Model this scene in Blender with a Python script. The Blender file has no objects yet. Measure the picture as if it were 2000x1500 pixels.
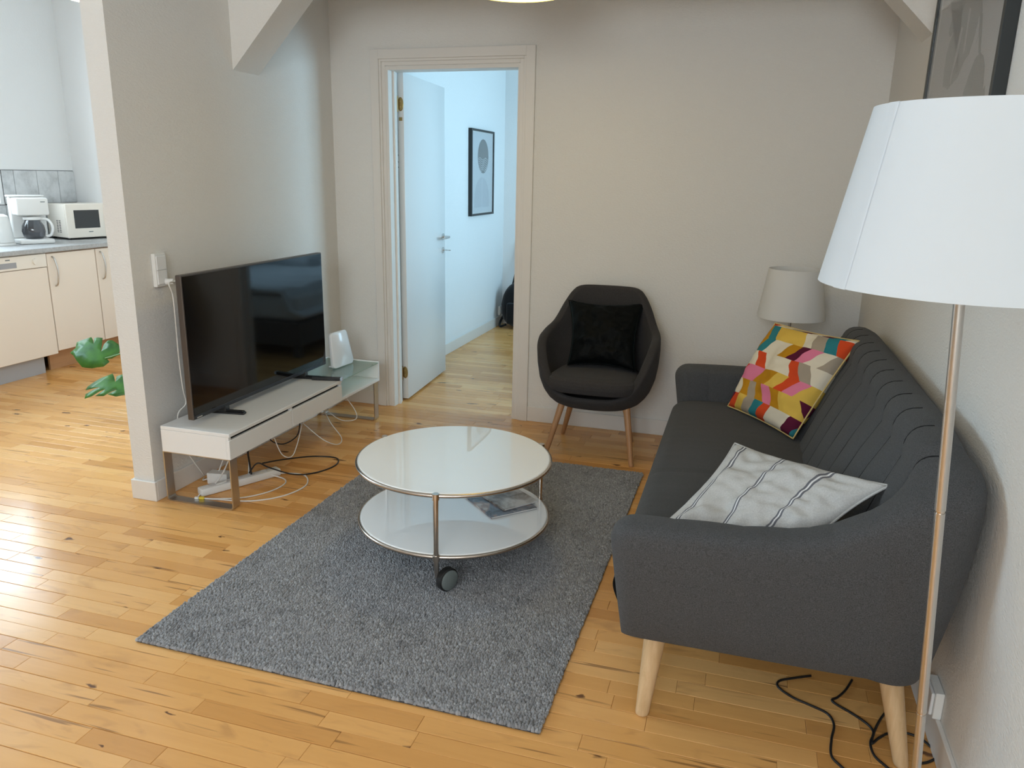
import bpy, bmesh, math, random
import numpy as np
from mathutils import Vector, Matrix, noise
random.seed(7); np.random.seed(7)
R = math.radians
scene = bpy.context.scene
C = scene.collection

# ------------------------------------------------------------------ camera
yaw, pitch, roll, HC = R(16.5), R(15.03), R(1.1), 1.45
fw = Vector((-math.sin(yaw)*math.cos(pitch), math.cos(yaw)*math.cos(pitch), -math.sin(pitch)))
rt = Vector((math.cos(yaw), math.sin(yaw), 0)); up = rt.cross(fw)
rt, up = rt*math.cos(roll)+up*math.sin(roll), -rt*math.sin(roll)+up*math.cos(roll)
cam = bpy.data.cameras.new('camera'); cam.sensor_width = 36; cam.lens = 36*1508/2000; cam.clip_start = .05
co = bpy.data.objects.new('camera', cam); C.objects.link(co)
co.matrix_world = Matrix(((rt.x, up.x, -fw.x, 0), (rt.y, up.y, -fw.y, 0), (rt.z, up.z, -fw.z, HC), (0, 0, 0, 1)))
scene.camera = co

# ------------------------------------------------------------------ world, daylight, exposure
w = bpy.data.worlds.new('overcast_sky'); scene.world = w; w.use_nodes = True
w.node_tree.nodes['Background'].inputs[0].default_value = (.72, .86, 1, 1)
w.node_tree.nodes['Background'].inputs[1].default_value = 1.0
def area(name, loc, rot, sx, sy, power, col):
    l = bpy.data.lights.new(name, 'AREA'); l.shape = 'RECTANGLE'; l.size = sx; l.size_y = sy; l.energy = power; l.color = col
    o = bpy.data.objects.new(name, l); C.objects.link(o); o.location = loc; o.rotation_euler = rot
    return o
DAY = (.88, .95, 1.0)
area('daylight_front_window', (-2.45, -2.57, 2.1), (R(90), 0, 0), 1.5, 1.45, 3, DAY)
area('daylight_front_window', (-.45, -2.57, 2.1), (R(90), 0, 0), 1.5, 1.45, 56, DAY)
area('added_side_daylight', (.77, -1.3, 1.8), (R(90), 0, R(90)), 1.3, 1.3, 40, DAY)  # daylight of an unseen window, added to light the television wall
area('added_left_daylight', (-5.56, 2.53, 1.75), (R(90), 0, R(-90)), 1.25, 1.3, 76, (.58, .81, 1.0))  # added to brighten the right wall, through a made-up unseen window
area('daylight_kitchen_window', (-5.56, 3.95, 1.69), (R(90), 0, R(-90)), 1.25, 1.0, 32, (.76, .89, 1.0))
area('daylight_bedroom_window', (.77, 6.0, 1.5), (R(90), 0, R(90)), 1.5, 1.3, 56, (.46, .77, 1.0))
scene.view_settings.view_transform = 'Standard'; scene.view_settings.look = 'None'
scene.view_settings.gamma = 1; scene.view_settings.use_curve_mapping = False
scene.view_settings.exposure = 0.74

# ------------------------------------------------------------------ helpers
def lin(r, g, b):
    f = lambda c: (c/255/12.92) if c/255 <= .04045 else ((c/255+.055)/1.055)**2.4
    return (f(r), f(g), f(b), 1)
INV = {}
def thing(name, label, cat, loc=(0, 0, 0), rotz=0, group=None):
    o = bpy.data.objects.new(name, None); C.objects.link(o); o.empty_display_size = .1
    o.location = loc; o.rotation_euler = (0, 0, rotz); o['label'] = label; o['category'] = cat
    if group: o['group'] = group
    INV[o.name] = (Matrix.Translation(loc) @ Matrix.Rotation(rotz, 4, 'Z')).inverted()
    return o
def tag(o, label, cat, group=None):
    o['label'] = label; o['category'] = cat
    if group: o['group'] = group
    return o
class MB:
    """collects geometry, in world coordinates, for one mesh object"""
    def __init__(s): s.v = []; s.f = []; s.uv = None; s.col = None; s.mi = []
    def add(s, vs, fs, mi=0):
        n = len(s.v); s.v += [tuple(v) for v in vs]; s.f += [tuple(i+n for i in f) for f in fs]; s.mi += [mi]*len(fs); return s
    def bm(s, b, mi=0):
        b.verts.index_update(); s.add([v.co for v in b.verts], [[v.index for v in f.verts] for f in b.faces], mi); b.free(); return s
    def box(s, x0, x1, y0, y1, z0, z1, bev=0, seg=1, M=None, mi=0):
        b = bmesh.new(); bmesh.ops.create_cube(b, size=1)
        bmesh.ops.transform(b, matrix=Matrix.Translation(((x0+x1)/2, (y0+y1)/2, (z0+z1)/2)) @ Matrix.Diagonal((abs(x1-x0), abs(y1-y0), abs(z1-z0), 1)), verts=b.verts)
        if bev: bmesh.ops.bevel(b, geom=list(b.edges), offset=bev, segments=seg, affect='EDGES', profile=.5)
        if M: bmesh.ops.transform(b, matrix=M, verts=b.verts)
        return s.bm(b, mi)
    def rod(s, p0, p1, r0, r1=None, n=16, cap=True):
        r1 = r0 if r1 is None else r1
        p0, p1 = Vector(p0), Vector(p1); d = (p1-p0).normalized()
        a = d.orthogonal().normalized(); b = d.cross(a)
        vs = [p+(a*math.cos(t)+b*math.sin(t))*r for p, r in ((p0, r0), (p1, r1)) for t in [2*math.pi*i/n for i in range(n)]]
        fs = [(i, (i+1) % n, n+(i+1) % n, n+i) for i in range(n)]
        if cap: fs += [tuple(range(n-1, -1, -1)), tuple(range(n, 2*n))]
        return s.add(vs, fs)
    def tube(s, pts, r, n=8, closed=False, sub=6):
        P = spline(pts, sub, closed); m = len(P); a = None; rings = []
        for i, p in enumerate(P):
            if closed: t = (P[(i+1) % m]-P[i-1]).normalized()
            else: t = (P[min(i+1, m-1)]-P[max(i-1, 0)]).normalized()
            a = (t.orthogonal() if a is None else a-t*a.dot(t)).normalized(); b = t.cross(a)
            rings.append([p+(a*math.cos(q)+b*math.sin(q))*r for q in [2*math.pi*k/n for k in range(n)]])
        vs = [v for g in rings for v in g]; fs = []
        for i in range(m if closed else m-1):
            j = (i+1) % m
            fs += [(i*n+k, i*n+(k+1) % n, j*n+(k+1) % n, j*n+k) for k in range(n)]
        if not closed: fs += [tuple(range(n-1, -1, -1)), tuple(range((m-1)*n, m*n))]
        return s.add(vs, fs)
    def lathe(s, prof, c, n=48, M=None, capends=False):
        c = Vector(c); m = len(prof)
        vs = [Vector((r*math.cos(2*math.pi*k/n), r*math.sin(2*math.pi*k/n), z)) for r, z in prof for k in range(n)]
        if M: vs = [M @ v for v in vs]
        vs = [v+c for v in vs]
        fs = [(i*n+k, i*n+(k+1) % n, (i+1)*n+(k+1) % n, (i+1)*n+k) for i in range(m-1) for k in range(n)]
        if capends: fs += [tuple(range(n-1, -1, -1)), tuple(range((m-1)*n, m*n))]
        return s.add(vs, fs)
    def torus(s, c, Rr, r, n=96, k=10):
        c = Vector(c)
        return s.tube([c+Vector((Rr*math.cos(2*math.pi*i/n), Rr*math.sin(2*math.pi*i/n), 0)) for i in range(n)], r, k, True, 1)
    def grid(s, P, closeu=False, flip=False):
        a, b = len(P), len(P[0]); vs = [p for r_ in P for p in r_]; fs = []
        for i in range(a if closeu else a-1):
            for j in range(b-1):
                q = (i*b+j, ((i+1) % a)*b+j, ((i+1) % a)*b+j+1, i*b+j+1); fs.append(q[::-1] if flip else q)
        return s.add(vs, fs)
    def build(s, name, mat, parent=None, smooth=False, loc=None, sharp=None):
        me = bpy.data.meshes.new(name)
        if parent is not None: inv = INV[parent.name]
        elif loc is not None: inv = Matrix.Translation(loc).inverted()
        else: inv = None
        vs = [inv @ Vector(v) for v in s.v] if inv is not None else s.v
        me.from_pydata([tuple(v) for v in vs], [], s.f)
        for m in (mat if isinstance(mat, (list, tuple)) else [mat]): me.materials.append(m)
        if max(s.mi, default=0): me.polygons.foreach_set('material_index', s.mi)
        if s.uv:
            l = me.uv_layers.new(name='UVMap')
            for lp in me.loops: l.data[lp.index].uv = s.uv[lp.vertex_index]
        if smooth:
            me.polygons.foreach_set('use_smooth', [True]*len(me.polygons))
            if sharp: me.set_sharp_from_angle(angle=R(sharp))
        me.update()
        o = bpy.data.objects.new(name, me); C.objects.link(o)
        if parent is not None: o.parent = parent; INV[o.name] = INV[parent.name]
        elif loc is not None: o.location = loc; INV[o.name] = inv
        else: INV[o.name] = Matrix.Identity(4)
        return o
def spline(pts, sub, closed=False):
    P = [Vector(p) for p in pts]; n = len(P)
    if sub <= 1: return P
    out = []
    for i in range(n if closed else n-1):
        g = lambda k: P[k % n] if closed else P[min(max(k, 0), n-1)]
        p0, p1, p2, p3 = g(i-1), g(i), g(i+1), g(i+2)
        for k in range(sub):
            t = k/sub
            out.append(.5*((2*p1)+(p2-p0)*t+(2*p0-5*p1+4*p2-p3)*t*t+(3*p1-p0-3*p2+p3)*t**3))
    if not closed: out.append(P[-1])
    return out
def struct(name, mb, mat, parent=None, **k):
    o = mb.build(name, mat, parent, **k)
    if parent is None: o['kind'] = 'structure'
    return o
def sstep(a, b, x):
    t = min(1, max(0, (x-a)/(b-a))); return t*t*(3-2*t)

# ------------------------------------------------------------------ materials
def mat(name, col, rough=.5, metal=0, spec=.5, coat=0, **k):
    m = bpy.data.materials.new(name); m.use_nodes = True; b = m.node_tree.nodes['Principled BSDF']
    b.inputs['Base Color'].default_value = col if len(col) == 4 else (*col, 1)
    b.inputs['Roughness'].default_value = rough; b.inputs['Metallic'].default_value = metal
    b.inputs['Specular IOR Level'].default_value = spec; b.inputs['Coat Weight'].default_value = coat
    for kk, v in k.items(): b.inputs[kk.replace('_', ' ')].default_value = v
    return m
class NT:
    def __init__(s, m): s.t = m.node_tree; s.b = s.t.nodes['Principled BSDF']
    def n(s, typ, **k):
        x = s.t.nodes.new(typ)
        for kk, v in k.items():
            if kk.startswith('i_'):
                key = kk[2:]; x.inputs[int(key) if key.isdigit() else key.replace('_', ' ')].default_value = v
            else: setattr(x, kk, v)
        return x
    def l(s, a, b): s.t.links.new(a, b); return s
    def math(s, op, a, b=None):
        x = s.n('ShaderNodeMath', operation=op)
        for i, q in enumerate((a, b)):
            if q is None: continue
            if isinstance(q, (int, float)): x.inputs[i].default_value = q
            else: s.l(q, x.inputs[i])
        return x.outputs[0]
    def ramp(s, fac, stops, interp='LINEAR'):
        x = s.n('ShaderNodeValToRGB'); x.color_ramp.interpolation = interp; e = x.color_ramp.elements
        while len(e) < len(stops): e.new(.5)
        for q, (p, c) in zip(e, stops): q.position = p; q.color = c if len(c) == 4 else (*c, 1)
        s.l(fac, x.inputs[0]); return x.outputs[0]
    def mix(s, fac, a, b, blend='MIX'):
        x = s.n('ShaderNodeMix', data_type='RGBA', blend_type=blend)
        for i, q in ((0, fac), (6, a), (7, b)):
            if isinstance(q, (int, float, tuple)): x.inputs[i].default_value = q
            else: s.l(q, x.inputs[i])
        return x.outputs[2]
    def pos(s, scale=(1, 1, 1), obj=False):
        v = s.n('ShaderNodeMapping'); v.inputs['Scale'].default_value = scale
        src = s.n('ShaderNodeTexCoord').outputs['Object'] if obj else s.n('ShaderNodeNewGeometry').outputs['Position']
        s.l(src, v.inputs[0]); return v.outputs[0]
    def noise(s, vec, scale, detail=3, rough=.5, dist=0):
        x = s.n('ShaderNodeTexNoise', i_Scale=scale, i_Detail=detail, i_Roughness=rough, i_Distortion=dist); s.l(vec, x.inputs['Vector']); return x.outputs[0]
    def bump(s, h, strength, dist=.002):
        x = s.n('ShaderNodeBump', i_Strength=strength, i_Distance=dist); s.l(h, x.inputs['Height']); s.l(x.outputs[0], s.b.inputs['Normal'])
def wall_mat(name, col, st=.5):
    m = mat(name, col, .78, spec=.25); t = NT(m)
    a = t.noise(t.pos((1, 1, 2.2)), 75, 3, .6); b = t.noise(t.pos(), 260, 2, .5)
    t.bump(t.math('ADD', a, t.math('MULTIPLY', b, .4)), st, .006)
    v = t.noise(t.pos(), 1.3, 2)
    t.l(t.mix(v, tuple(c*.97 for c in col[:3])+(1,), col), t.b.inputs['Base Color'])
    return m
def fabric(name, c0, c1, scale=500, st=.6, bs=700, sheen=.2):
    m = mat(name, c0, .92, spec=.15, Sheen_Weight=sheen, Sheen_Roughness=.5); t = NT(m)
    n1 = t.noise(t.pos(obj=True), scale, 3, .7)
    t.l(t.ramp(n1, [(.35, c0), (.65, c1)]), t.b.inputs['Base Color'])
    t.bump(t.noise(t.pos(obj=True), bs, 2, .6), st, .0015)
    return m
M = {}
M['wall'] = wall_mat('painted_wallpaper', (.79, .764, .72, 1))
M['wall_k'] = wall_mat('kitchen_paint', (.80, .80, .79, 1), .2)
M['wall_b'] = wall_mat('bedroom_paint', (.80, .80, .79, 1), .3)
M['ceil'] = mat('ceiling_paint', (.70, .69, .67, 1), .9)
M['trim'] = mat('trim_paint', (.77, .73, .68, 1), .42)
M['door'] = mat('door_paint', (.74, .74, .73, 1), .28)
M['white'] = mat('white_lacquer', (.85, .845, .83, 1), .3)
M['whitegloss'] = mat('white_gloss_plastic', (.80, .80, .80, 1), .2)
M['plastic'] = mat('white_plastic', (.78, .77, .74, 1), .4)
M['cream'] = mat('cream_laminate', (.87, .76, .64, 1), .4)
M['appl'] = mat('cream_enamel', (.87, .80, .70, 1), .35)
M['steel'] = mat('brushed_steel', (.56, .545, .52, 1), .3, 1)
M['nickel'] = mat('warm_nickel', (.60, .54, .48, 1), .24, 1)
M['chrome'] = mat('satin_chrome', (.62, .61, .60, 1), .2, 1)
M['brass'] = mat('aged_brass', (.36, .24, .09, 1), .35, .9)
M['black'] = mat('black_plastic', (.012, .012, .013, 1), .4)
M['rubber'] = mat('black_rubber', (.012, .012, .012, 1), .6)
M['screen'] = mat('screen_glass', (.004, .004, .005, 1), .06, spec=.55)
M['bezel'] = mat('dark_bezel', (.11, .095, .085, 1), .4, .6)
M['dark'] = mat('dark_gap', (.01, .009, .008, 1), .9)
M['dglass'] = mat('dark_window', (.035, .037, .037, 1), .15)
M['greyplast'] = mat('grey_green_plastic', (.16, .185, .18, 1), .45)
M['yellow'] = mat('yellow_connector', (.75, .55, .05, 1), .4)
M['blacksatin'] = mat('black_frame', (.010, .013, .013, 1), .4)
M['tile'] = None
M['grout'] = mat('dark_grout', (.10, .10, .10, 1), .9)
M['greyplinth'] = mat('grey_plinth', (.42, .42, .43, 1), .5)
def glass(name, col, rough=.02):
    m = mat(name, col, rough, Transmission_Weight=1.0, IOR=1.45); return m
M['glass'] = glass('green_glass', (.86, .95, .91, 1))
M['carafe'] = glass('carafe_glass', (.7, .72, .75, 1))
M['pane'] = mat('window_pane', (1, 1, 1, 1), 0, Transmission_Weight=1.0, IOR=1.02)
M['opal'] = mat('white_backpainted_glass', (.90, .91, .90, 1), .3, spec=.3, coat=1.0, Coat_Roughness=.006)
def tile_mat():
    m = mat('grey_glazed_tile', (.55, .56, .56, 1), .18); t = NT(m)
    n1 = t.noise(t.pos(), 9, 5, .65); t.l(t.ramp(n1, [(.3, (.44, .45, .45)), (.55, (.62, .63, .63)), (.75, (.68, .69, .69))]), t.b.inputs['Base Color']); return m
M['tile'] = tile_mat()
def worktop():
    m = mat('grey_worktop', (.42, .42, .42, 1), .4); t = NT(m)
    t.l(t.ramp(t.noise(t.pos(), 60, 4, .7), [(.3, (.36, .36, .36)), (.7, (.50, .50, .49))]), t.b.inputs['Base Color']); return m
M['worktop'] = worktop()
def wood(name, c0, c1, scale, axis):
    m = mat(name, c0, .45); t = NT(m); sc = [scale]*3; sc[axis] = scale*.07
    n1 = t.noise(t.pos(tuple(sc), obj=True), 1, 4, .6, .6); t.l(t.ramp(n1, [(.3, c0), (.7, c1)]), t.b.inputs['Base Color']); t.bump(n1, .1, .001); return m
M['legwood'] = wood('pale_oak', (.56, .36, .18), (.70, .49, .28), 60, 2)
M['chairwood'] = wood('warm_oak', (.40, .20, .09), (.52, .28, .13), 70, 2)
M['plinthwood'] = wood('orange_wood', (.46, .24, .11), (.56, .31, .15), 20, 1)
M['sofa'] = fabric('grey_melange_wool', (.048, .049, .051), (.102, .103, .106), 430, .45, 700, .06)
M['seat'] = fabric('dark_grey_cotton', (.050, .049, .049), (.072, .071, .070), 300, .5, 900, .08)
M['chairf'] = fabric('charcoal_felt', (.032, .029, .029), (.062, .057, .056), 420, .6, 700, .06)
def velvet():
    m = mat('black_velvet', (.0012, .002, .0023, 1), .65, spec=.12, Sheen_Weight=.06, Sheen_Roughness=.35, Sheen_Tint=(.3, .55, .6, 1)); t = NT(m)
    t.bump(t.noise(t.pos(obj=True), 9, 4, .6), .5, .02); return m
M['velvet'] = velvet()
def shade_mat(name, col, em=0):
    m = bpy.data.materials.new(name); m.use_nodes = True; t = m.node_tree; out = t.nodes['Material Output']; b = t.nodes['Principled BSDF']
    b.inputs['Base Color'].default_value = col; b.inputs['Roughness'].default_value = .9; b.inputs['Specular IOR Level'].default_value = .15
    tr = t.nodes.new('ShaderNodeBsdfTranslucent'); tr.inputs[0].default_value = col
    mx = t.nodes.new('ShaderNodeMixShader'); mx.inputs[0].default_value = .35
    t.links.new(b.outputs[0], mx.inputs[1]); t.links.new(tr.outputs[0], mx.inputs[2]); t.links.new(mx.outputs[0], out.inputs[0]); return m
M['shade'] = shade_mat('white_lampshade', (.84, .88, .91, 1))
M['shade2'] = shade_mat('offwhite_lampshade', (.90, .89, .87, 1))
def emit(name, col, s):
    m = bpy.data.materials.new(name); m.use_nodes = True; b = m.node_tree.nodes['Principled BSDF']
    b.inputs['Base Color'].default_value = (.8, .7, .5, 1); b.inputs['Emission Color'].default_value = col; b.inputs['Emission Strength'].default_value = s; return m
M['bulb'] = emit('warm_globe', (1, .70, .12, 1), 6.0)
M['bulbk'] = emit('white_globe', (1, .86, .70, 1), 4)
def floor_mat():
    m = mat('lacquered_beech', (.6, .37, .16, 1), .2, spec=.38); t = NT(m)
    at = t.n('ShaderNodeAttribute', attribute_name='tone'); tone = at.outputs['Fac']
    geo = t.n('ShaderNodeNewGeometry').outputs['Position']
    off = t.n('ShaderNodeCombineXYZ'); t.l(t.math('MULTIPLY', tone, 37.0), off.inputs[2]); t.l(t.math('MULTIPLY', tone, 11.0), off.inputs[0])
    ad = t.n('ShaderNodeVectorMath', operation='ADD'); t.l(geo, ad.inputs[0]); t.l(off.outputs[0], ad.inputs[1])
    def mp(sc):
        v = t.n('ShaderNodeMapping'); v.inputs['Scale'].default_value = sc; t.l(ad.outputs[0], v.inputs[0]); return v.outputs[0]
    base = t.ramp(tone, [(0, (.66, .315, .092)), (.3, (.77, .398, .128)), (.7, (.84, .450, .156)), (1, (.88, .51, .20))])
    g = t.noise(mp((1.6, 26, 1)), 1.5, 4, .6, .4)
    c = t.mix(t.math('MULTIPLY', g, .6), base, t.mix(1.0, base, (.78, .70, .60, 1), 'MULTIPLY'))
    fig = t.noise(mp((3, 9, 1)), 1.2, 3, .5, 1.5)
    c = t.mix(t.ramp(fig, [(.56, (0, 0, 0)), (.74, (.45, .45, .45))]), c, (.46, .22, .075, 1))
    vo = t.n('ShaderNodeTexVoronoi', voronoi_dimensions='2D', i_Scale=1.0, i_Randomness=1.0)
    wv = t.noise(mp((10, 25, 1)), 1, 3, .6)
    wob = t.n('ShaderNodeVectorMath', operation='ADD'); t.l(mp((3.0, 7.5, 1)), wob.inputs[0])
    wc = t.n('ShaderNodeCombineXYZ'); t.l(t.math('MULTIPLY', wv, .55), wc.inputs[0]); t.l(t.math('MULTIPLY', wv, .38), wc.inputs[1]); t.l(wc.outputs[0], wob.inputs[1])
    t.l(wob.outputs[0], vo.inputs['Vector'])
    sep = t.n('ShaderNodeSeparateColor'); t.l(vo.outputs['Color'], sep.inputs[0])
    pick = t.math('GREATER_THAN', sep.outputs[0], .72)
    size = t.math('MULTIPLY', sep.outputs[1], .075)
    kn = t.math('MULTIPLY', pick, t.math('SUBTRACT', 1.0, t.math('MINIMUM', t.math('DIVIDE', vo.outputs['Distance'], t.math('ADD', size, .035)), 1.0)))
    kn = t.math('MAXIMUM', kn, 0.0)
    c = t.mix(t.ramp(kn, [(.0, (0, 0, 0)), (.25, (.55, .55, .55)), (.5, (.95, .95, .95))]), c, (.11, .040, .015, 1))
    st = t.noise(mp((2.6, 60, 1)), 1, 2, .4)
    c = t.mix(t.ramp(st, [(.665, (0, 0, 0)), (.72, (.7, .7, .7))]), c, (.20, .085, .03, 1))
    t.l(c, t.b.inputs['Base Color'])
    rr = t.noise(t.pos((1, 1, 1)), 5, 3); t.l(t.ramp(rr, [(.3, (.17, .17, .17)), (.7, (.27, .27, .27))]), t.b.inputs['Roughness'])
    t.bump(g, .05, .0006); return m
M['floor'] = floor_mat()
M['subfloor'] = mat('dark_joint', (.07, .035, .015, 1), .9)
def rug_mat():
    m = mat('grey_wool_pile', (.1, .1, .105, 1), .95, spec=.1, Sheen_Weight=.25, Sheen_Roughness=.6); t = NT(m)
    at = t.n('ShaderNodeAttribute', attribute_name='tone')
    t.l(t.ramp(at.outputs['Fac'], [(0, (.11, .11, .115)), (.5, (.262, .260, .268)), (1, (.43, .43, .44))]), t.b.inputs['Base Color']); return m
M['rug'] = rug_mat()
M['rugback'] = mat('rug_backing', (.05, .05, .055, 1), .95)
def pattern_mat():
    m = mat('chevron_print_cotton', (1, 1, 1, 1), .9, spec=.15); t = NT(m)
    uv = t.n('ShaderNodeUVMap'); sx = t.n('ShaderNodeSeparateXYZ'); t.l(uv.outputs[0], sx.inputs[0])
    v = t.math('MULTIPLY', sx.outputs[1], 6.2); i = t.math('FLOOR', v); fr = t.math('FRACT', v)
    sg = t.math('SUBTRACT', t.math('MULTIPLY', t.math('MODULO', i, 2.0), 2.0), 1.0)
    u = t.math('ADD', t.math('MULTIPLY', sx.outputs[0], 8.5), t.math('MULTIPLY', t.math('MULTIPLY', sg, fr), .75))
    u = t.math('ADD', u, t.math('MULTIPLY', i, 3.37)); j = t.math('FLOOR', u)
    cb = t.n('ShaderNodeCombineXYZ'); t.l(i, cb.inputs[0]); t.l(j, cb.inputs[1])
    wn = t.n('ShaderNodeTexWhiteNoise', noise_dimensions='2D'); t.l(cb.outputs[0], wn.inputs['Vector'])
    cols = [(226, 216, 196), (190, 135, 30), (222, 184, 84), (214, 78, 40), (226, 216, 196), (50, 128, 138), (226, 128, 158), (168, 155, 138), (92, 28, 54), (190, 135, 30), (226, 216, 196), (222, 184, 84), (214, 78, 40), (168, 155, 138)]
    t.l(t.ramp(wn.outputs[0], [(k/len(cols), lin(*c)) for k, c in enumerate(cols)], 'CONSTANT'), t.b.inputs['Base Color'])
    t.bump(t.noise(t.pos(obj=True), 900, 2), .3, .001); return m
M['pattern'] = pattern_mat()
def stripe_mat():
    m = mat('striped_linen', (.6, .6, .59, 1), .95, spec=.1); t = NT(m)
    uv = t.n('ShaderNodeUVMap'); sx = t.n('ShaderNodeSeparateXYZ'); t.l(uv.outputs[0], sx.inputs[0])
    f = t.math('ABSOLUTE', t.math('SUBTRACT', t.math('FRACT', t.math('ADD', t.math('MULTIPLY', sx.outputs[0], 3.2), .17)), .5))
    n1 = t.noise(t.pos(obj=True), 260, 3, .7)
    base = t.ramp(n1, [(.3, (.47, .465, .455)), (.7, (.60, .595, .58))])
    dk = t.ramp(f, [(0, (0, 0, 0)), (.012, (1, 1, 1)), (.052, (0, 0, 0))], 'CONSTANT')
    wh = t.ramp(f, [(0, (1, 1, 1)), (.012, (0, 0, 0))], 'CONSTANT')
    c = t.mix(dk, base, (.15, .15, .17, 1)); c = t.mix(wh, c, (.75, .75, .75, 1)); t.l(c, t.b.inputs['Base Color'])
    t.bump(t.noise(t.pos(obj=True), 700, 2), .4, .001); return m
M['stripe'] = stripe_mat()
def leaf_mat():
    m = mat('monstera_leaf', (.05, .17, .03, 1), .38, spec=.35); t = NT(m)
    t.l(t.ramp(t.noise(t.pos(), 14, 3), [(.3, (.022, .085, .014)), (.7, (.06, .18, .022))]), t.b.inputs['Base Color']); return m
M['leaf'] = leaf_mat()
M['stem'] = mat('leaf_stem', (.10, .20, .05, 1), .5)
M['pot'] = mat('grey_ceramic', (.5, .5, .48, 1), .4)
M['soil'] = mat('potting_soil', (.03, .02, .014, 1), .95)
M['linen'] = mat('white_bedding', (.75, .77, .80, 1), .9)
M['mattress'] = mat('mattress_cover', (.7, .7, .7, 1), .9)
M['bedwood'] = mat('bed_frame_paint', (.1, .09, .08, 1), .5)
M['bagcloth'] = fabric('black_nylon', (.006, .006, .007), (.012, .012, .013), 200, .4)
M['paper'] = mat('print_paper', lin(176, 170, 168), .5)
M['leafink'] = mat('leaf_ink', lin(122, 118, 112), .5)
M['leafink2'] = mat('dark_leaf_ink', lin(112, 109, 104), .5)
M['mount'] = mat('white_mount', (.75, .74, .74, 1), .5)
M['paper2'] = mat('pale_print_paper', (.66, .68, .72, 1), .35)
M['ink2'] = mat('grey_ink', (.09, .095, .10, 1), .4)
M['ink3'] = mat('pale_ink', (.54, .56, .61, 1), .4)
def mag(name, a, b, c, sc):
    m = mat(name, a, .25); t = NT(m); n1 = t.noise(t.pos((1, 1, 1)), sc, 4, .6, .5)
    t.l(t.ramp(n1, [(.36, a), (.48, b), (.60, c), (.7, (.62, .60, .57))]), t.b.inputs['Base Color']); return m
M['mag1'] = mag('magazine_cover_pale', (.13, .09, .06), (.38, .34, .30), (.62, .60, .56), 11)
M['mag2'] = mag('magazine_cover_blue', (.05, .055, .07), (.16, .18, .22), (.40, .28, .23), 14)
M['pages'] = mat('magazine_pages', (.6, .59, .57, 1), .8)
M['cablew'] = mat('white_cable', (.72, .70, .66, 1), .5)
M['cableb'] = mat('black_cable', (.012, .011, .011, 1), .45)
def thin_glass(name, tint, gl=.08, rough=.01):
    m = bpy.data.materials.new(name); m.use_nodes = True; t = m.node_tree; t.nodes.remove(t.nodes['Principled BSDF'])
    tr = t.nodes.new('ShaderNodeBsdfTransparent'); tr.inputs[0].default_value = tint
    g = t.nodes.new('ShaderNodeBsdfGlossy'); g.inputs['Roughness'].default_value = rough
    lw = t.nodes.new('ShaderNodeLayerWeight'); lw.inputs[0].default_value = .5
    pw = t.nodes.new('ShaderNodeMath'); pw.operation = 'POWER'; pw.inputs[1].default_value = 4; t.links.new(lw.outputs['Facing'], pw.inputs[0])
    mu = t.nodes.new('ShaderNodeMath'); mu.operation = 'MULTIPLY_ADD'; mu.inputs[1].default_value = .8; mu.inputs[2].default_value = gl; t.links.new(pw.outputs[0], mu.inputs[0])
    mx = t.nodes.new('ShaderNodeMixShader'); t.links.new(mu.outputs[0], mx.inputs[0]); t.links.new(tr.outputs[0], mx.inputs[1]); t.links.new(g.outputs[0], mx.inputs[2])
    t.links.new(mx.outputs[0], t.nodes['Material Output'].inputs[0]); return m
M['pane'] = thin_glass('window_pane', (.97, .98, .98, 1), .05)
M['glass'] = thin_glass('green_glass', (.80, .90, .86, 1), .10)
M['carafe'] = thin_glass('carafe_glass', (.42, .43, .46, 1), .10)

# ================================================================== SETTING
XL, XR, YB, ZC = -2.458, .603, 4.385, 3.1
# ---- floor: individual staves running along x
fl = MB().box(-5.55, .75, -2.55, 7.6, -.12, -.006)
floor = struct('floor', fl, M['subfloor'])
def proj(p):
    d = Vector(p)-Vector((0, 0, HC)); z = d.dot(fw)
    return (1000+1508*d.dot(rt)/z, 750-1508*d.dot(up)/z, z)
PW = .06375; planks = []; row = 0; y = 1.628-PW*64
while y < 7.45:
    x = -5.4-random.random()*.5
    while x < .6:
        L = random.choice((.22, .30, .38, .46, .55, .62))+random.random()*.08
        g = .0009 if row % 2 == 0 else .0003
        a, b = max(x, -5.4), min(x+L, .6)
        if b-a > .02: planks.append((a+.0003, b-.0003, y+g, y+PW-(.0003 if row % 2 == 0 else .0009), random.random()))
        x += L
    y += PW; row += 1
def vis_area(p):
    x0, x1, y0, y1, _ = p
    if y1 < .9 or (x0 > -1.74 and x1 < -.40 and y0 > 1.72 and y1 < 3.70) or (y0 > 4.45 and not (-2.3 < (x0+x1)/2 < -1.2) and x1 > -2.56): return 0
    if x1 > .1 and y0 > 1.9 and y1 < 3.8 and x0 > -.25: return 0
    q = [proj((x, yy, 0)) for x, yy in ((x0, y0), (x1, y0), (x1, y1), (x0, y1))]
    if min(k[2] for k in q) < .3: return 0
    cx = sum(k[0] for k in q)/4; cy = sum(k[1] for k in q)/4
    if not (-40 < cx < 2040 and 0 < cy < 1540): return 0
    return abs(sum(q[i][0]*q[(i+1) % 4][1]-q[(i+1) % 4][0]*q[i][1] for i in range(4)))/2
order = sorted(planks, key=vis_area, reverse=True)
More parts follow.
